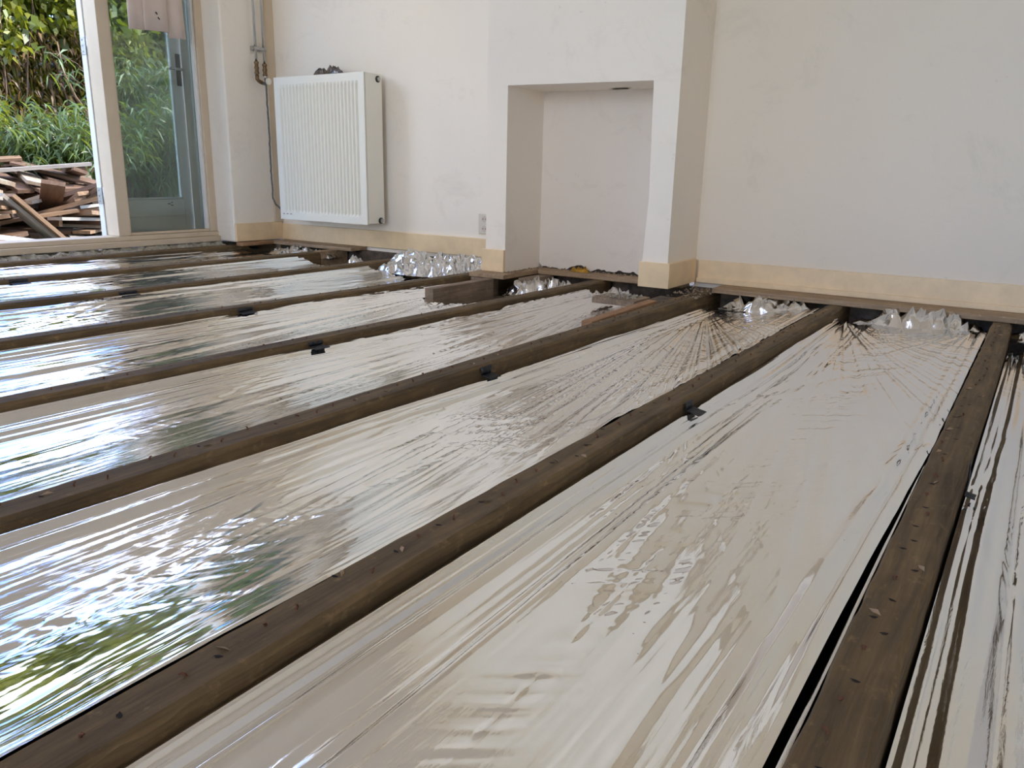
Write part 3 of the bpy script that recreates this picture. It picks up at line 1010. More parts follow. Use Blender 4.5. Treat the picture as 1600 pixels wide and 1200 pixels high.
o.rotation_euler = (0, 0, 0.25)
board('short_board', 'short grey board with plaster crumbs in front of the right chimney pillar', -1.62, -1.415, 3.07, 3.235, -0.030, -0.004, 'noggin')
board('stone_block', 'dark brick block between the short board and the joist', -1.408, -1.315, 3.13, 3.32, -0.12, -0.006, 'masonry', 'block', 0.008)
o = board('wood_lath', 'orange wedge of fresh wood lying along the joist by the right pillar', -0.022, 0.022, 2.50, 3.12, -0.045, 0.003, 'orange_wood', 'lath', 0.004)
o.location.x = -1.345
o.rotation_euler = (0, 0, 0.03)
board('trimmer', 'rough timber end under the left chimney pillar', -2.42, -2.30, 3.25, 3.33, -0.15, -0.001, 'noggin', 'timber')
board('rough_sill', 'rough dark bearer in the recess under the left board', -2.20, -2.13, 3.36, 3.60, -0.15, -0.001, 'noggin', 'timber')

# plaster crumbs
def crumbs(label, name, n_, boxr, size, z, seed, mat='rubble'):
    g = random.Random(seed)
    mb = MB()
    for _ in range(n_):
        x, y = g.uniform(*boxr[:2]), g.uniform(*boxr[2:])
        s = g.uniform(0.35, 1) ** 2 * size
        c = Vector((x, y, z + s * 0.35))
        pts = [c + Vector((g.uniform(.5, 1) * s * math.cos(a), g.uniform(.5, 1) * s * math.sin(a), g.uniform(-.4, .1) * s)) for a in (0, 1.3, 2.5, 3.8, 5.0)]
        top = c + Vector((g.uniform(-.3, .3) * s, g.uniform(-.3, .3) * s, g.uniform(.4, .9) * s))
        bot = c - Vector((0, 0, .45 * s))
        mb.quad_faces(pts + [top, bot], [(i, (i + 1) % 5, 5) for i in range(5)] + [((i + 1) % 5, i, 6) for i in range(5)])
    o = mb.build(name, M[mat])
    tag(o, label, 'rubble', kind='stuff')


crumbs('plaster crumbs on the joist and boards beside the right pillar', 'plaster_crumbs', 150, (-1.37, -1.22, 3.28, 3.62), 0.011, 0.001, 1)
crumbs('pale plaster crumbs on the short board before the right pillar', 'plaster_crumbs', 90, (-1.60, -1.43, 3.10, 3.23), 0.011, -0.003, 2, 'mortar')
crumbs('dirt along the broken plaster edge in the recess', 'plaster_crumbs', 160, (-2.24, -1.5, 3.625, 3.665), 0.010, 0.024, 3)
crumbs('dirt on the brown board along the left side of the recess', 'plaster_crumbs', 60, (-2.262, -2.215, 3.30, 3.62), 0.008, 0.024, 4)
o = crumple('crumpled yellow scrap on the board at the back of the recess', (-1.985, 3.625, 0.024), (0.05, 0.022, 0.022), 45, 0, nx=12, ny=8)
o.name = 'yellow_scrap'
o.data.materials[0] = M['yellow']
o['category'] = 'scrap'
del o['group']

# ------------------------------------------------------------------ radiator
rad = tag(empty('radiator', (-3.909, 3.72, 0.183)), 'white ribbed panel radiator hung on the back wall', 'radiator')
x0, x1, yf, yb, H = -0.397, 0.397, -0.08, 0.078, 0.892
# front sheet with pressed vertical ribs
NR = 23
xs, ds = [], []
pitch_ = (x1 - x0 - 0.09) / NR
xs.append(x0); ds.append(0)
for i in range(NR):
    a = x0 + 0.045 + i * pitch_
    for tt, dd in ((0.0, 0), (0.22, 0), (0.36, 0.5), (0.46, 1), (0.72, 1), (0.84, 0.5), (0.98, 0)):
        xs.append(a + tt * pitch_); ds.append(dd)
xs.append(x1); ds.append(0)
zs = [(0, 0), (0.045, 0), (0.052, 0.4), (0.064, 1), (H - 0.064, 1), (H - 0.052, 0.4), (H - 0.045, 0), (H, 0)]
vs = [(x, yf + 0.012 * d_ * kz, z) for (z, kz) in zs for x, d_ in zip(xs, ds)]
nX = len(xs)
mb = MB()
mb.quad_faces(vs, [(j * nX + i, j * nX + i + 1, (j + 1) * nX + i + 1, (j + 1) * nX + i) for j in range(len(zs) - 1) for i in range(nX - 1)])
fp = mb.build('front_panel', M['radiator'], rad)
fp.modifiers.new('thick', 'SOLIDIFY').thickness = 0.002
for i in range(3):
    B(x0 + 0.025 + i * 0.034, x0 + 0.043 + i * 0.034, yf - 0.001, yf, 0.034, 0.038).build('vent_slot', M['dark_slot'], rad)
for sx in (x0, x1 - 0.004):
    B(sx, sx + 0.004, yf + 0.014, yb, 0.004, H - 0.002).build('side_panel', M['radiator'], rad, bevel=0.003)
B(x1 - 0.003, x1 + 0.0025, yf + 0.0005, yf + 0.009, 0.002, H - 0.002).build('front_edge', M['radiator'], rad, bevel=0.002)
tg = B(x0, x1, yf, yb, H - 0.004, H).build('top_grille', M['radiator'], rad, bevel=0.002)
for i in range(24):
    x = x0 + 0.03 + i * 0.0312
    B(x, x + 0.018, -0.05, 0.05, H, H + 0.0006).build('grille_slot', M['dark_slot'], tg)
B(x0 + 0.01, x1 - 0.01, yb - 0.012, yb - 0.006, 0.01, H - 0.01).build('back_panel', M['radiator'], rad)
for z in (0.022, H - 0.03):
    v_ = MB().tube([(x1 - 0.002, 0.042, z), (x1 + 0.006, 0.042, z)], 0.019, 16).build('port_rim', M['dark_slot'], rad, smooth=False)
    MB().tube([(x1 + 0.004, 0.042, z), (x1 + 0.014, 0.042, z)], 0.014, 6).build('plug', M['zinc'], rad)
for x in (-0.28, 0.28):
    B(x - 0.015, x + 0.015, yb, yb + 0.052, 0.10, H - 0.1).build('bracket', M['zinc'], rad)

# pipes in the corner
pp = tag(empty('heating_pipes', (-4.50, 3.70, 1.07)), 'pair of thin steel pipes with brass joints running down the corner by the radiator', 'pipes')
for i, yy_ in enumerate((-0.030, 0.036)):
    MB().tube([(0, yy_, 1.66), (0, yy_, 0.10)], 0.0085, 12).build('pipe', M['steel'], pp, smooth=True)
    jn = MB().tube([(0, yy_, 0.045 - 0.008 * i), (0, yy_, 0.118 - 0.008 * i)], 0.0125, 12).build('brass_joint', M['brass'], pp)
    for dz in (0.046, 0.078, 0.110):
        MB().tube([(0, yy_, dz - 0.008 * i - 0.006), (0, yy_, dz - 0.008 * i + 0.006)], 0.0155, 6).build('nut', M['brass'], jn)
    MB().tube([(0, yy_, 0.05), (0, yy_, 0.01)], 0.008, 10).build('stub', M['steel'], pp, smooth=True)
MB().tube([(0, -0.030, 0.035), (0, -0.030, 0.008), (0.004, -0.018, -0.004), (0.006, 0.004, -0.012)], 0.0125, 10).build('elbow', M['brass'], pp, smooth=True)
MB().tube([(0.004, 0.0, -0.012), (0.006, 0.028, -0.016)], 0.011, 8).build('coupling', M['grey_cable'], pp)
B(-0.035, -0.008, -0.045, 0.052, 0.185, 0.213).build('pipe_clip', M['zinc'], pp)
B(-0.009, 0.010, -0.045, 0.052, 0.190, 0.207).build('pipe_clip', M['zinc'], pp)
MB().tube([(0.012, 0.047, 0.0), (0.022, 0.047, 0.0)], 0.021, 14).build('valve_knob', M['radiator'], pp, smooth=False)
pts = [(0.004, 0.03, 0.012), (0.006, 0.034, -0.03), (0.004, 0.038, -0.12)]
nn = N1(77)
for i in range(26):
    z = -0.12 - i * 0.0255
    pts.append((0.003 + 0.002 * float(nn(np.array(i * 1.7))), 0.039 + 0.003 * float(nn(np.array(i * .9 + 30))), z))
pts += [(0.01, 0.055, -0.80), (0.03, 0.085, -0.835), (0.16, 0.10, -0.845)]
MB().tube(pts, 0.0058, 8).build('thin_pipe', M['grey_cable'], pp, smooth=True)

# boxed strip in the corner behind the pipes
struct(B(XP, XP + 0.016, 3.775, YW, 0.147, CEIL).build('trim_3', M['frame'], bevel=0.003))

# wall socket half hidden by the chimney breast
so = tag(empty('wall_socket', (-2.752, YW, 0.220)), 'cream double wall socket low beside the chimney breast', 'socket')
B(-0.052, 0.04, -0.012, 0, -0.060, 0.060).build('plate', M['socket'], so, bevel=0.004)
for z in (-0.028, 0.028):
    g_ = MB().tube([(-0.006, -0.0122, z), (-0.006, -0.0150, z)], [0.024, 0.0235], 20).build('outlet', M['socket'], so)
    MB().tube([(-0.006, -0.0151, z), (-0.006, -0.0156, z)], 0.0185, 18).build('recess', M['curtain'], g_)
    for dx in (-0.0155, 0.0035):
        MB().tube([(dx, -0.0157, z), (dx, -0.0162, z)], 0.0032, 8).build('pin_hole', M['dark_slot'], g_)

# curtain hanging before the sidelight
cu = tag(empty('curtain', (-4.665, 3.07, 1.27)), 'pinkish beige pleated curtain hanging in front of the glass side window', 'curtain')
for i, (ya, yb_, z0, dx, tl) in enumerate(((-0.165, -0.055, 0.015, 0.012, 0.0), (-0.075, 0.075, 0.020, 0.026, -0.01), (0.055, 0.165, 0.0, 0.006, 0.02))):
    nseg = 14
    vs = []
    for j in range(9):
        z = z0 + j / 8 * 1.0
        flare = 1 + 0.10 * (1 - j / 8)
        for q in range(nseg + 1):
            tt = q / nseg
            y = (ya + (yb_ - ya) * tt) * flare + tl * (1 - j / 8)
            vs.append((dx + 0.010 * math.sin(tt * math.pi) + 0.004 * math.sin(tt * 9 + i), y, z + 0.008 * tt))
    mb = MB()
    mb.quad_faces(vs, [(j * (nseg + 1) + q, j * (nseg + 1) + q + 1, (j + 1) * (nseg + 1) + q + 1, (j + 1) * (nseg + 1) + q) for j in range(8) for q in range(nseg)])
    c_ = mb.build('pleat', M['curtain'], cu, smooth=True)
    md = c_.modifiers.new('thick', 'SOLIDIFY')
    md.thickness = 0.012
    md.offset = -1
for (y, z) in ((-0.018, 0.125), (-0.006, 0.098)):
    mb = MB()
    mb.quad_faces([(0.0372, y, z), (0.0378, y + 0.012, z - 0.012), (0.038, y + 0.015, z - 0.006), (0.0378, y + 0.006, z + 0.006)], [(0, 1, 2, 3)])
    mb.build('spot', M['hole'], cu)
MB().tube([(-0.01, -0.30, 1.02), (-0.01, 0.32, 1.02)], 0.010, 10).build('rod', M['leafpaint'], cu)


# ------------------------------------------------------------------ garden: sheet, woodpile
board('pale_sheet', 'pale wooden sheet lying flat on the patio just outside the open doorway', -6.30, -5.15, 0.9, 2.72, -0.02, 0.012, 'sheet', 'board')
o = board('offcut', 'small flat offcut on the pale sheet at the left picture edge', -5.75, -5.45, 2.1, 2.45, 0.0135, 0.030, 'orange_wood', 'board')

# planks as they came to rest: x, y, z, rotation, length, width, thickness
PILE = [
    (-7.048, 3.105, -0.045, -0.076, 0.034, -1.154, 0.658, 0.13, 0.028), (-6.804, 3.502, -0.059, -0.001, -0, 1.057, 0.727, 0.09, 0.032), (-7.01, 2.858, -0.022, 0.044, 0.026, 0.73, 0.526, 0.09, 0.024),
    (-6.801, 3.759, -0.063, 0, -0, 1.049, 0.496, 0.13, 0.024), (-6.922, 3.144, -0.015, -0, 0.107, 0.044, 0.86, 0.16, 0.028), (-6.815, 2.546, -0.063, 0, 0, 0.377, 0.671, 0.09, 0.024),
    (-7.007, 3.604, -0.032, -0.013, -0.006, -1.097, 0.794, 0.11, 0.024), (-6.671, 2.778, -0.063, 0, -0, 0.45, 0.864, 0.16, 0.024), (-6.699, 3.897, -0.039, -0.001, 0.001, -0.267, 0.873, 0.09, 0.024),
    (-7.095, 3.479, -0.018, 0.128, -0.011, 2.045, 0.505, 0.16, 0.024), (-6.76, 2.68, -0.037, 0, -0, 1.252, 0.716, 0.09, 0.028), (-6.914, 3.664, -0.014, 0.04, 0.098, 0.916, 0.458, 0.13, 0.024),
    (-6.847, 3.072, 0.004, 0.096, 0.096, 0.172, 0.588, 0.13, 0.024), (-6.924, 2.354, -0.009, 0.007, -0.02, -0.345, 0.562, 0.09, 0.028), (-6.732, 3.458, -0.007, -0.035, 0.145, -0.182, 0.702, 0.11, 0.032),
    (-6.78, 2.922, -0.001, 0.183, 0, 0.527, 0.504, 0.11, 0.024), (-6.611, 3.809, -0.013, -0.017, -0.008, -0.782, 0.809, 0.13, 0.024), (-6.789, 3.251, -0, -0.01, 0.107, 0.071, 0.653, 0.16, 0.032),
    (-6.871, 2.504, -0.004, -3.128, 0.073, -0.137, 0.724, 0.13, 0.024), (-6.654, 3.607, -0.017, -0.069, 0.102, -0.336, 0.837, 0.11, 0.024), (-6.584, 2.933, 0.01, 0.195, 0.042, 0.321, 0.667, 0.13, 0.032),
    (-6.525, 3.929, 0.003, -0.015, 0.127, 0.732, 0.692, 0.09, 0.032), (-6.59, 3.312, 0.008, 0.082, 0.071, 1.02, 0.496, 0.16, 0.028), (-6.766, 2.646, -0.008, 0.016, 0.072, -0.099, 0.554, 0.16, 0.024),
    (-6.453, 3.736, 0.017, -0.119, 0.044, 1.029, 0.715, 0.09, 0.024), (-6.435, 2.889, 0.018, 0.068, 0.187, -0.689, 0.462, 0.09, 0.028), (-6.745, 2.28, 0.02, -0, -0.021, 0, 0.889, 0.16, 0.024),
    (-6.578, 3.625, 0.046, -0.129, -0.017, 0.558, 0.474, 0.09, 0.032), (-6.465, 2.559, 0.003, 0.102, -0.006, 0.709, 0.54, 0.09, 0.024), (-6.56, 4.023, 0.015, -0.244, 0.079, 0.529, 0.496, 0.16, 0.024),
    (-6.383, 3.545, 0.09, -3.115, -0.062, -1.171, 0.476, 0.13, 0.024), (-6.76, 2.562, 0.017, -0.033, 0.052, 0.464, 0.864, 0.09, 0.024), (-6.811, 4.149, 0.023, 0.087, -0.055, -0, 0.846, 0.16, 0.028),
    (-6.648, 4.09, 0.057, 0.17, -0.079, 0.135, 0.598, 0.09, 0.028), (-6.605, 4.214, 0.111, 1.565, 3.092, 0, 0.746, 0.11, 0.032), (-6.582, 4.096, 0.113, 0.184, -0.036, -0.104, 0.694, 0.13, 0.024),
    (-6.798, 3.379, 0.063, 1.451, -0.043, 0.093, 0.794, 0.09, 0.028), (-6.665, 4.041, 0.074, 0.157, -0.103, 0.28, 0.491, 0.13, 0.024), (-6.623, 3.662, 0.105, 2.784, -0.047, 0.556, 0.85, 0.11, 0.032),
    (-6.824, 2.569, 0.048, -0.038, -0.028, -1.007, 0.8, 0.11, 0.032), (-6.842, 3.98, 0.077, -2.957, -0.037, -0.104, 0.79, 0.16, 0.024), (-6.505, 3.423, 0.158, 3.078, -0.273, 1.081, 0.755, 0.09, 0.032),
    (-6.624, 4.036, 0.126, -2.99, -0.109, 0.317, 0.751, 0.09, 0.028), (-6.581, 3.525, 0.101, 3.032, -0.119, 0.284, 0.706, 0.09, 0.032), (-6.498, 2.514, 0.043, 0.017, -0.057, -1.511, 0.618, 0.16, 0.028),
    (-6.94, 3.85, 0.044, 0.16, -0.172, -0.098, 0.61, 0.11, 0.028), (-6.44, 3.249, 0.115, -3.141, -0.144, 1.325, 0.601, 0.11, 0.024), (-6.679, 2.496, 0.079, 3.096, 0.01, -0.152, 0.508, 0.13, 0.028),
    (-6.51, 3.567, 0.137, 2.993, -0.064, 0.703, 0.469, 0.11, 0.024), (-6.628, 2.895, 0.065, 0.07, -0.025, -0.899, 0.848, 0.11, 0.028), (-6.739, 3.763, 0.099, -0.013, -0.261, 0.811, 0.531, 0.09, 0.032),
    (-6.61, 3.095, 0.108, 0.162, -0.05, -0.512, 0.782, 0.16, 0.028), (-6.57, 2.58, 0.107, 0.01, 0.005, 0.795, 0.565, 0.13, 0.024), (-6.529, 3.782, 0.063, 1.161, -0.045, 0.555, 0.522, 0.09, 0.024),
    (-6.959, 2.767, 0.079, -3.109, -0.079, 0.08, 0.847, 0.16, 0.028), (-6.737, 3.987, 0.143, 0.02, -0.164, 1.043, 0.477, 0.11, 0.032), (-6.534, 4.153, 0.241, 0.445, -0.024, 3.142, 0.607, 0.16, 0.024),
    (-6.548, 2.755, 0.137, -0.029, -0.073, 0.754, 0.786, 0.09, 0.024), (-6.603, 3.864, 0.182, -0.169, -0.053, 1.918, 0.614, 0.13, 0.024), (-7.059, 2.602, 0.089, 0.011, -0.11, 0.758, 0.74, 0.16, 0.028),
    (-6.606, 2.345, 0.13, -3.14, 0.01, -0.137, 0.713, 0.16, 0.024), (-6.58, 3.455, 0.237, -0.178, -0.39, -0.375, 0.725, 0.16, 0.032), (-6.555, 2.77, 0.164, -0.133, -0.085, 0.663, 0.686, 0.13, 0.024),
    (-6.721, 4.038, 0.217, 0.271, -0.277, -0.315, 0.788, 0.13, 0.032), (-6.683, 3.199, 0.137, 0.172, 0.009, -0.863, 0.665, 0.09, 0.024), (-6.525, 2.53, 0.172, -0.159, 0.004, 0.874, 0.724, 0.16, 0.032),
    (-6.726, 3.679, 0.148, 0.171, -0.328, -0.226, 0.578, 0.09, 0.032), (-6.582, 2.816, 0.187, 0.167, -0.109, -1.156, 0.683, 0.13, 0.028), (-6.567, 2.293, 0.224, -0.095, -0.128, -0.082, 0.665, 0.13, 0.032),
    (-6.793, 3.24, 0.152, 0.125, -0.273, 0.302, 0.481, 0.16, 0.024), (-6.695, 2.568, 0.197, 0.053, -0.231, -0.417, 0.524, 0.09, 0.032), (-6.931, 3.94, 0.145, 0.136, -0.461, 0.459, 0.474, 0.11, 0.024),
    (-6.332, 3.137, 0.115, -0, 2.378, -1.509, 0.521, 0.13, 0.028), (-6.887, 2.706, 0.175, -0.127, -0.229, -0.401, 0.885, 0.13, 0.028), (-6.813, 3.669, 0.149, 0.12, -0.35, -0.073, 0.784, 0.09, 0.032),
    (-6.512, 3.862, 0.31, 2.822, -0.252, 1.021, 0.817, 0.11, 0.024), (-6.799, 3.993, 0.262, 0.448, 0.181, -0.662, 0.499, 0.09, 0.028), (-6.68, 3.796, 0.262, -0.323, -0.342, 0.773, 0.732, 0.13, 0.032),
    (-7.246, 2.526, 0.108, 0.072, 0.076, -0.854, 0.725, 0.16, 0.024), (-6.716, 3.762, 0.196, 0.147, -0.318, -0.068, 0.858, 0.11, 0.028), (-6.656, 3.671, 0.271, 2.894, -0.323, 0.768, 0.517, 0.09, 0.032),
    (-6.854, 2.539, 0.176, -3.118, -0.204, -0.416, 0.741, 0.09, 0.024), (-6.953, 3.651, 0.16, -0.381, -0.165, 1.222, 0.609, 0.13, 0.024), (-6.616, 2.831, 0.222, -0.198, -0.142, 0.09, 0.769, 0.16, 0.024),
    (-7.129, 3.927, 0.108, -0.223, -0.255, 1.041, 0.585, 0.13, 0.032), (-6.669, 3.085, 0.19, -0.142, -0.14, 0.641, 0.547, 0.09, 0.028), (-6.742, 2.473, 0.231, 0.037, -0.202, -0.488, 0.494, 0.13, 0.032),
    (-6.845, 3.659, 0.233, -0.277, -0.288, 0.845, 0.869, 0.11, 0.024), (-6.702, 3.034, 0.212, 0.061, -0.19, -0.473, 0.483, 0.11, 0.024), (-6.909, 2.397, 0.202, 0.029, -0.252, -0.489, 0.551, 0.16, 0.028),
    (-6.812, 3.381, 0.212, -0.039, -0.319, 0.871, 0.501, 0.13, 0.032), (-6.722, 2.68, 0.251, -0.182, -0.097, 0.78, 0.566, 0.13, 0.024), (-7.159, 3.724, 0.106, 0.091, -0.247, 0.947, 0.548, 0.16, 0.032),
    (-6.868, 2.953, 0.194, 3.093, -0.346, -0.372, 0.866, 0.16, 0.028), (-6.779, 2.366, 0.265, -0.117, -0.225, 0.114, 0.532, 0.16, 0.028), (-7.086, 3.546, 0.145, -0.481, -0.281, 0.859, 0.473, 0.16, 0.024),
    (-7.005, 2.694, 0.206, -0.223, -0.187, 0.815, 0.682, 0.13, 0.024), (-7.173, 3.935, 0.15, -0.174, -0.218, 0.888, 0.7, 0.09, 0.032), (-7.185, 3.114, 0.111, -0.074, -0.241, 0.538, 0.457, 0.11, 0.024),
    (-6.831, 2.536, 0.265, -0.133, -0.157, 0.404, 0.749, 0.11, 0.028), (-7.297, 3.746, 0.155, 0.006, -0.082, -0.395, 0.502, 0.13, 0.024), (-7.048, 2.906, 0.2, -0.085, -0.289, 0.609, 0.644, 0.13, 0.032),
    (-6.96, 2.275, 0.324, 1.673, -0.446, -0.233, 0.602, 0.11, 0.024), (-7.175, 3.412, 0.173, 0.027, -0.081, -0.576, 0.859, 0.09, 0.024), (-6.974, 2.709, 0.245, 0.043, -0.275, -0.192, 0.544, 0.11, 0.032),
    (-7.299, 3.887, 0.181, 0.075, -0.057, -0.895, 0.776, 0.13, 0.024), (-7.092, 3.06, 0.167, -0.09, -0.172, 0.068, 0.789, 0.09, 0.024), (-6.931, 2.484, 0.277, -0.085, -0.188, 0.124, 0.747, 0.09, 0.028),
    (-7.256, 3.616, 0.186, 0.044, -0.073, -0.794, 0.84, 0.11, 0.024), (-7.136, 2.856, 0.218, 3.049, -0.233, -0.22, 0.82, 0.09, 0.032), (-7.252, 4.023, 0.166, 0.088, -0.264, -0.12, 0.473, 0.11, 0.032),
    (-7.14, 3.216, 0.163, -0.081, -0.224, -0.387, 0.693, 0.09, 0.024), (-7.052, 2.601, 0.254, -0.044, -0.277, 0.154, 0.86, 0.16, 0.028), (-7.243, 3.805, 0.213, 0.004, -0.093, -0.032, 0.772, 0.11, 0.028),
    (-7.172, 2.982, 0.22, -0.239, -0.005, 0.812, 0.619, 0.11, 0.024), (-7.306, 2.542, 0.258, -0.004, -0.117, -0.488, 0.819, 0.13, 0.024), (-7.567, 3.786, 0.219, -0.102, -0.185, 1.758, 0.586, 0.16, 0.028),
    (-7.295, 2.67, 0.222, -0.038, -0.256, -0.436, 0.533, 0.11, 0.028), (-7.485, 3.614, 0.254, -0.062, -3.089, 1.16, 0.774, 0.13, 0.028), (-7.25, 3.169, 0.187, -0.103, -0.225, 0.399, 0.559, 0.11, 0.032),
    (-7.293, 2.884, 0.246, 0.024, -0.186, -0.766, 0.798, 0.13, 0.028), (-7.221, 3.514, 0.227, -3.075, -0.082, 0.096, 0.754, 0.16, 0.032), (-7.134, 2.955, 0.261, 0.021, -0.177, -0.816, 0.61, 0.13, 0.032),
    (-7.288, 2.327, 0.203, -1.362, 0.105, -0.29, 0.687, 0.16, 0.024), (-7.363, 3.312, 0.182, 0.181, -0.112, 0.213, 0.461, 0.16, 0.024), (-7.173, 2.816, 0.307, -0.095, -0.073, 0.412, 0.808, 0.11, 0.028),
    (-7.287, 3.695, 0.263, -0.023, 0.078, -0, 0.675, 0.09, 0.024), (-7.272, 3.15, 0.254, -0.12, -0.052, 0.73, 0.827, 0.13, 0.024), (-7.257, 2.49, 0.29, -0.02, -0.116, -0.353, 0.801, 0.16, 0.024),
    (-7.176, 3.514, 0.273, 0.002, -0.054, 0.787, 0.645, 0.13, 0.032), (-7.191, 2.988, 0.285, -0.178, -0.017, 0.547, 0.798, 0.11, 0.032), (-7.383, 3.913, 0.267, -0.006, 0.066, 0.422, 0.655, 0.09, 0.024),
    (-7.46, 3.272, 0.249, -3.1, -0.124, -0.75, 0.573, 0.09, 0.024), (-7.224, 2.675, 0.333, 0.01, -0.074, 0.115, 0.798, 0.16, 0.028), (-7.406, 3.713, 0.299, 0.069, 0.038, 1.181, 0.811, 0.16, 0.028),
    (-7.278, 3.047, 0.311, -0.013, -0.122, 0.002, 0.846, 0.16, 0.032), (-7.118, 2.438, 0.341, -0.128, -0.085, 0.469, 0.873, 0.09, 0.032), (-7.202, 3.505, 0.315, -0.014, 0.04, -0.924, 0.647, 0.13, 0.024),
    (-7.211, 2.855, 0.355, -0.015, -0.109, -0.581, 0.725, 0.13, 0.024), (-7.281, 3.879, 0.319, -0.055, 0.012, -0.984, 0.757, 0.11, 0.028), (-7.387, 3.17, 0.318, 2.705, -0.035, 0.101, 0.571, 0.16, 0.024),
    (-7.496, 2.52, 0.393, 1.608, -0.056, 0.766, 0.538, 0.13, 0.028), (-7.484, 3.588, 0.353, -3.094, -0.032, 1.327, 0.759, 0.13, 0.032), (-7.407, 2.947, 0.383, -0.097, -0.007, 0.77, 0.728, 0.09, 0.028),
    (-7.102, 4.001, 0.361, 0.011, -2.879, -0.45, 0.738, 0.16, 0.032), (-7.442, 3.33, 0.368, 0.167, 0.051, 1.019, 0.627, 0.11, 0.028), (-7.456, 2.83, 0.318, -0.172, -0.225, -0.389, 0.496, 0.09, 0.032),
    (-6.812, 3.753, 0.315, -0.206, 0.024, -1.57, 0.558, 0.13, 0.028), (-7.427, 3.105, 0.405, 0.086, 0.308, 0.922, 0.721, 0.16, 0.024), (-7.193, 2.847, 0.418, -0.088, 0.08, -1.754, 0.553, 0.09, 0.024),
    (-7.317, 3.22, 0.4, 0.067, 0.229, 1.153, 0.509, 0.09, 0.032), (-7.254, 2.965, 0.367, -0.104, -0.035, 0.505, 0.628, 0.13, 0.024), (-7.222, 3.601, 0.378, 2.882, 0.118, -0.289, 0.698, 0.11, 0.032),
    (-7.241, 3.213, 0.427, -0.227, 0.181, 0.151, 0.787, 0.13, 0.032), (-7.318, 2.356, 0.377, -0.399, -0.251, -0.344, 0.509, 0.16, 0.028), (-7.199, 3.492, 0.363, -0.122, 0.268, -0.042, 0.495, 0.09, 0.024),
    (-7.072, 2.903, 0.39, -3.044, 0.07, 0.027, 0.853, 0.09, 0.024), (-6.985, 3.576, 0.474, -0.015, 0.096, -1.947, 0.752, 0.16, 0.028), (-7.11, 3.383, 0.371, 0.027, 0.267, 0.025, 0.631, 0.13, 0.032),
    (-6.418, 2.741, 0.305, 2.854, 0.538, -1.134, 0.762, 0.11, 0.024), (-7.214, 3.821, 0.362, 0.092, 0.274, 1.136, 0.825, 0.11, 0.032), (-7.023, 3.531, 0.4, -0.238, 0.209, -0.255, 0.485, 0.16, 0.028),
    (-6.311, 3.196, 0.106, -0.042, 2.354, -1.571, 0.476, 0.16, 0.028), (-7.187, 3.758, 0.402, -0.26, 0.104, -0.29, 0.726, 0.13, 0.024), (-6.7, 2.493, 0.387, -0.043, 0.263, -1.583, 0.598, 0.11, 0.032),
    (-7.188, 3.903, 0.423, -0.344, -0.073, -0.212, 0.864, 0.11, 0.028), (-7.175, 3.711, 0.442, -0.035, 0.272, 0.665, 0.572, 0.13, 0.032), (-7.373, 3.884, 0.469, -0.096, -3.131, 1.239, 0.68, 0.13, 0.032),
    (-7.367, 3.26, 0.518, -0.195, 0.087, -1.882, 0.705, 0.11, 0.024), (-6.967, 3.781, 0.414, 0.219, 0.252, 0.765, 0.774, 0.11, 0.024),
]
PLANK_LABEL = {
    61: 'broad dark brown plank end facing the house in the middle of the woodpile',
    72: 'grey plank leaning steeply down to the ground at the front of the woodpile',
    162: 'tan plank leaning steeply beside the grey leaning plank',
    169: 'long dark plank near the top of the woodpile, under the bamboo leaves',
    157: 'long weathered grey plank lying across the very top of the woodpile',
    158: 'dark plank at the left picture edge in the upper half of the woodpile',
    41: 'long tan plank rising to the right across the lower half of the woodpile',
    46: 'tan plank lying level behind the two leaning planks',
    22: 'long dark plank lying low along the foot of the woodpile',
    161: 'pale tan plank tilted on its side at the upper left of the woodpile',
    20: 'dark plank end in the lowest left corner of the woodpile',
    43: 'tan plank end halfway up the woodpile beside the door post',
    30: 'thin whitish plank edge beside the lower door hinge',
    27: 'dark plank right under the thin whitish plank beside the door post',
    24: 'pale plank second lowest in the woodpile beside the door post',
    16: 'tan plank end lowest in the woodpile beside the door post',
    165: 'short dark plank right under the long grey top plank',
    147: 'dark plank just above the broad dark plank end in the woodpile',
    36: 'tan plank passing behind the foot of the leaning planks',
    80: 'dark plank sloping towards the door post in the upper woodpile',
    168: 'tan plank peeking up at the top left corner of the woodpile',
    74: 'short tan plank right of the broad dark plank end',
    58: 'grey plank end beside the door post above the tan plank end',
    17: 'short tan plank on the ground at the left foot of the woodpile',
}
PLANK_HIDDEN = {0, 2, 5, 6, 7, 9, 10, 13, 15, 18, 21, 23, 29, 32, 33, 34, 35, 37, 40, 45, 56, 59, 63, 75, 77, 78, 92, 95, 97, 98, 100, 102, 105, 110, 111, 113,
                114, 115, 116, 117, 123, 128, 132, 133, 146, 154}
rd = random.Random(5)
bm_cache = {}
for i, (x, y, z, ex, ey, ez, L, w, h) in enumerate(PILE):
    mi = rd.choices([0, 1, 2, 3], [4, 3, 3, 1.3])[0]
    y -= 0.17
    if i in PLANK_HIDDEN:
        continue
    key = (round(L, 1), w, h, mi)
    if key not in bm_cache:
        bm_cache[key] = B(-key[0] / 2, key[0] / 2, -w / 2, w / 2, -h / 2, h / 2).mesh('plank')
        bm_cache[key].materials.append(BOARD[mi])
    o = bpy.data.objects.new('plank', bm_cache[key])
    COL.objects.link(o)
    o['pile_index'] = i
    o.location = (x, y, z)
    o.rotation_euler = (ex, ey, ez)
    tag(o, PLANK_LABEL.get(i, 'brown wooden plank offcut jumbled in the woodpile outside the doorway'), 'plank', 'planks thrown on the woodpile')
mnd = struct(B(-0.5, 0.5, -2, 2, -0.06, 0.06).build('floor_garden_mound', M['soil']))
mnd.location = (-7.45, 3.2, 0)
mnd.rotation_euler = (0, math.radians(28), 0)


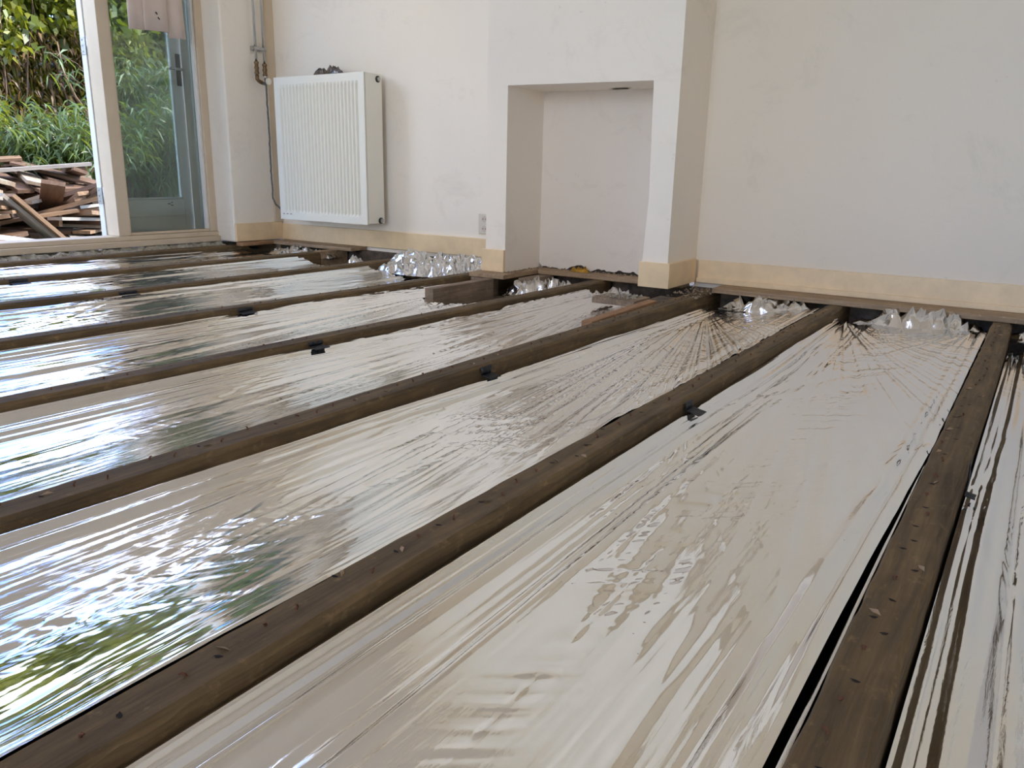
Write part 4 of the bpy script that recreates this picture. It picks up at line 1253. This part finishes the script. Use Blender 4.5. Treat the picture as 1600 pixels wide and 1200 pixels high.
# ------------------------------------------------------------------ garden: hedge and bamboo
def leaf_mesh(name, C, D, L, Wd, mat, parent, droop=0.25):
    n_ = len(C)
    g = np.random.default_rng(n_)
    D = D / np.linalg.norm(D, axis=1, keepdims=True)
    R_ = g.normal(size=(n_, 3))
    Sd = np.cross(D, R_)
    Sd /= np.linalg.norm(Sd, axis=1, keepdims=True)
    Nn = np.cross(D, Sd)
    L = L[:, None]
    Wd = Wd[:, None]
    base = C
    m1 = C + D * L * 0.45 + Sd * Wd * 0.5 + Nn * Wd * 0.12
    m2 = C + D * L * 0.45 - Sd * Wd * 0.5 + Nn * Wd * 0.12
    tip = C + D * L + np.array([0, 0, -1]) * L * droop
    V = np.stack([base, m1, tip, m2], 1).reshape(-1, 3)
    Q = np.arange(n_ * 4).reshape(-1, 4)
    o = np_mesh(name, V, Q, mat, parent, False)
    o['kind'] = 'stuff'
    return o


hd = tag(empty('ivy_hedge', (-9.6, 3.0, -0.05)), 'tall leafy green hedge along the back of the garden behind the woodpile', 'hedge')
g = np.random.default_rng(3)
HT = 3.0


def hedge_pts(n_, ylo, yhi, zlo, zhi, depth):
    y = g.uniform(ylo, yhi, n_)
    z = g.uniform(zlo, zhi, n_)
    nh = N2(404)
    bulge = 0.30 * nh.fbm(y * 1.3, z * 1.5, 3)
    x = bulge + g.normal(0, depth, n_)
    return np.stack([x, y, z], -1)


P = np.concatenate([hedge_pts(36000, -1.5, 5.5, 0.1, HT, 0.18), hedge_pts(16000, -10, -1.5, 0.1, HT, 0.16), hedge_pts(9000, 5.5, 9, 0.1, HT, 0.16)])
nh = N2(405)
dens = nh.fbm(P[:, 1] * 1.1 + 3, P[:, 2] * 1.4 + 2, 3) + 1.3 * np.hypot((P[:, 1] - 2.0) / 0.85, (P[:, 2] - 1.45) / 0.6)
live = dens > 1.0 - 0.35 * g.random(len(P))
D = np.stack([g.uniform(0.2, 1.0, len(P)), g.normal(0, 0.6, len(P)), g.normal(-0.5, 0.6, len(P))], -1)
Lf = g.uniform(0.06, 0.12, len(P))
leaf_mesh('foliage', P[live], D[live], Lf[live], Lf[live] * 0.72, M['ivy'], hd)
dead = ~live
P2 = hedge_pts(15000, -1.5, 5.6, 0.2, HT + 0.2, 0.15) - np.array([0.55, 0, 0])
L2 = g.uniform(0.12, 0.19, len(P2))
D2 = np.stack([g.uniform(0.2, 1.0, len(P2)), g.normal(0, 0.6, len(P2)), g.normal(-0.5, 0.6, len(P2))], -1)
leaf_mesh('inner_foliage', P2, D2, L2, L2 * 0.75, M['ivy'], hd)
leaf_mesh('dead_foliage', P[dead] - np.array([0.12, 0, 0]), D[dead], Lf[dead] * 0.8, Lf[dead] * 0.25, M['dead'], hd, 0.5)
mb = MB()
for i in range(70):
    y = rd.uniform(-2, 6)
    pts = [(-0.15 + rd.uniform(-.1, .1), y, 0)]
    for q in range(1, 7):
        pts.append((pts[-1][0] + rd.uniform(-.06, .08), pts[-1][1] + rd.uniform(-.14, .14), q * HT / 7))
    mb.tube(pts, [0.016 - 0.002 * q for q in range(7)], 5)
o = mb.build('twigs', M['branch'], hd)
o['kind'] = 'stuff'
fn = tag(empty('garden_fence', (-11.1, 0, -0.05)), 'brown board fence hidden in the hedge', 'fence')
me = B(-0.012, 0.012, 0, 0.185, 0, 2.3).mesh('fence_board')
for i in range(60):
    obj_at('fence_board', me, M['fence'], fn, (0.006 * (i % 2), -3 + i * 0.19, 0))
for y in (-3, 0, 3, 6, 8.3):
    B(-0.10, -0.02, y, y + 0.08, 0, 1.8).build('fence_post', M['fence'], fn)


def bamboo(label, x, y, hgt, n_st, lean, spread, seed, nl=46):
    g_ = random.Random(seed)
    root = tag(empty('bamboo_shrub', (x, y, -0.05)), label, 'bamboo', 'bamboo shrubs behind the woodpile')
    st = MB()
    C, D, L = [], [], []
    for i in range(n_st):
        a = g_.gauss(0, spread)
        h = hgt * g_.uniform(0.55, 1.05)
        out = g_.uniform(0.35, 1.1) * lean
        pts = []
        y0_ = g_.gauss(0, 0.12)
        for q in range(9):
            s = q / 8
            pts.append(Vector((out * s ** 1.7 * math.cos(a * .6) + g_.uniform(-.01, .01), y0_ + a * s ** 1.3 * 0.8, h * (s * 1.25 - 0.55 * s ** 2.6))))
        st.tube(pts, [0.007 - 0.0006 * q for q in range(9)], 5)
        for q in range(nl):
            s = g_.uniform(0.30, 1.0)
            k_ = min(7, int(s * 8))
            p = pts[k_].lerp(pts[k_ + 1], s * 8 - k_)
            p = p + Vector((g_.gauss(0, .06), g_.gauss(0, .06), g_.gauss(0, .05)))
            d = Vector((g_.uniform(-.4, 1.0), g_.gauss(0, .8), g_.uniform(-1.0, 0.15)))
            C.append(p); D.append(d); L.append(g_.uniform(0.09, 0.17))
    o = st.build('stems', M['branch'], root)
    o['kind'] = 'stuff'
    L = np.array(L)
    leaf_mesh('foliage', np.array([tuple(c) for c in C]), np.array([tuple(d) for d in D]), L, L * 0.135, M['bamboo'], root, 0.35)


bamboo('drooping bamboo shrub hanging over the middle of the woodpile, left of the door post', -7.95, 3.98, 1.42, 80, 0.95, 0.36, 1, 56)
bamboo('low bamboo shrub at the left, above the broad planks', -8.3, 3.40, 1.20, 60, 0.8, 0.40, 2, 50)
bamboo('tall bamboo shrub seen through the side window on the left', -7.7, 4.85, 1.55, 66, 0.8, 0.40, 3)
bamboo('tall bamboo shrub seen through the side window on the right', -7.6, 5.55, 1.65, 66, 0.8, 0.40, 4)
bamboo('tallest bamboo shrub at the back of the side window view', -8.4, 5.4, 2.2, 60, 0.6, 0.55, 5)
# stem of a small tree in the hedge
tg_ = tag(empty('forked_branch', (-9.0, 5.0, -0.05)), 'brown forked branch standing before the hedge left of the door post', 'branch')
MB().tube([(0, 0.02, 0), (0.02, -0.02, 0.5), (0.0, 0.02, 0.95), (0.03, -0.02, 1.12)], [0.03, 0.028, 0.026, 0.024], 8).build('stem', M['branch'], tg_, smooth=True)
MB().tube([(0.03, -0.02, 1.10), (0.05, -0.14, 1.26), (0.02, -0.22, 1.50), (0.02, -0.25, 1.8)], [0.018, 0.014, 0.011, 0.006], 7).build('fork', M['branch'], tg_, smooth=True)
MB().tube([(0.03, -0.02, 1.10), (0.03, 0.07, 1.28), (0.0, 0.09, 1.7)], [0.02, 0.016, 0.008], 7).build('fork', M['branch'], tg_, smooth=True)
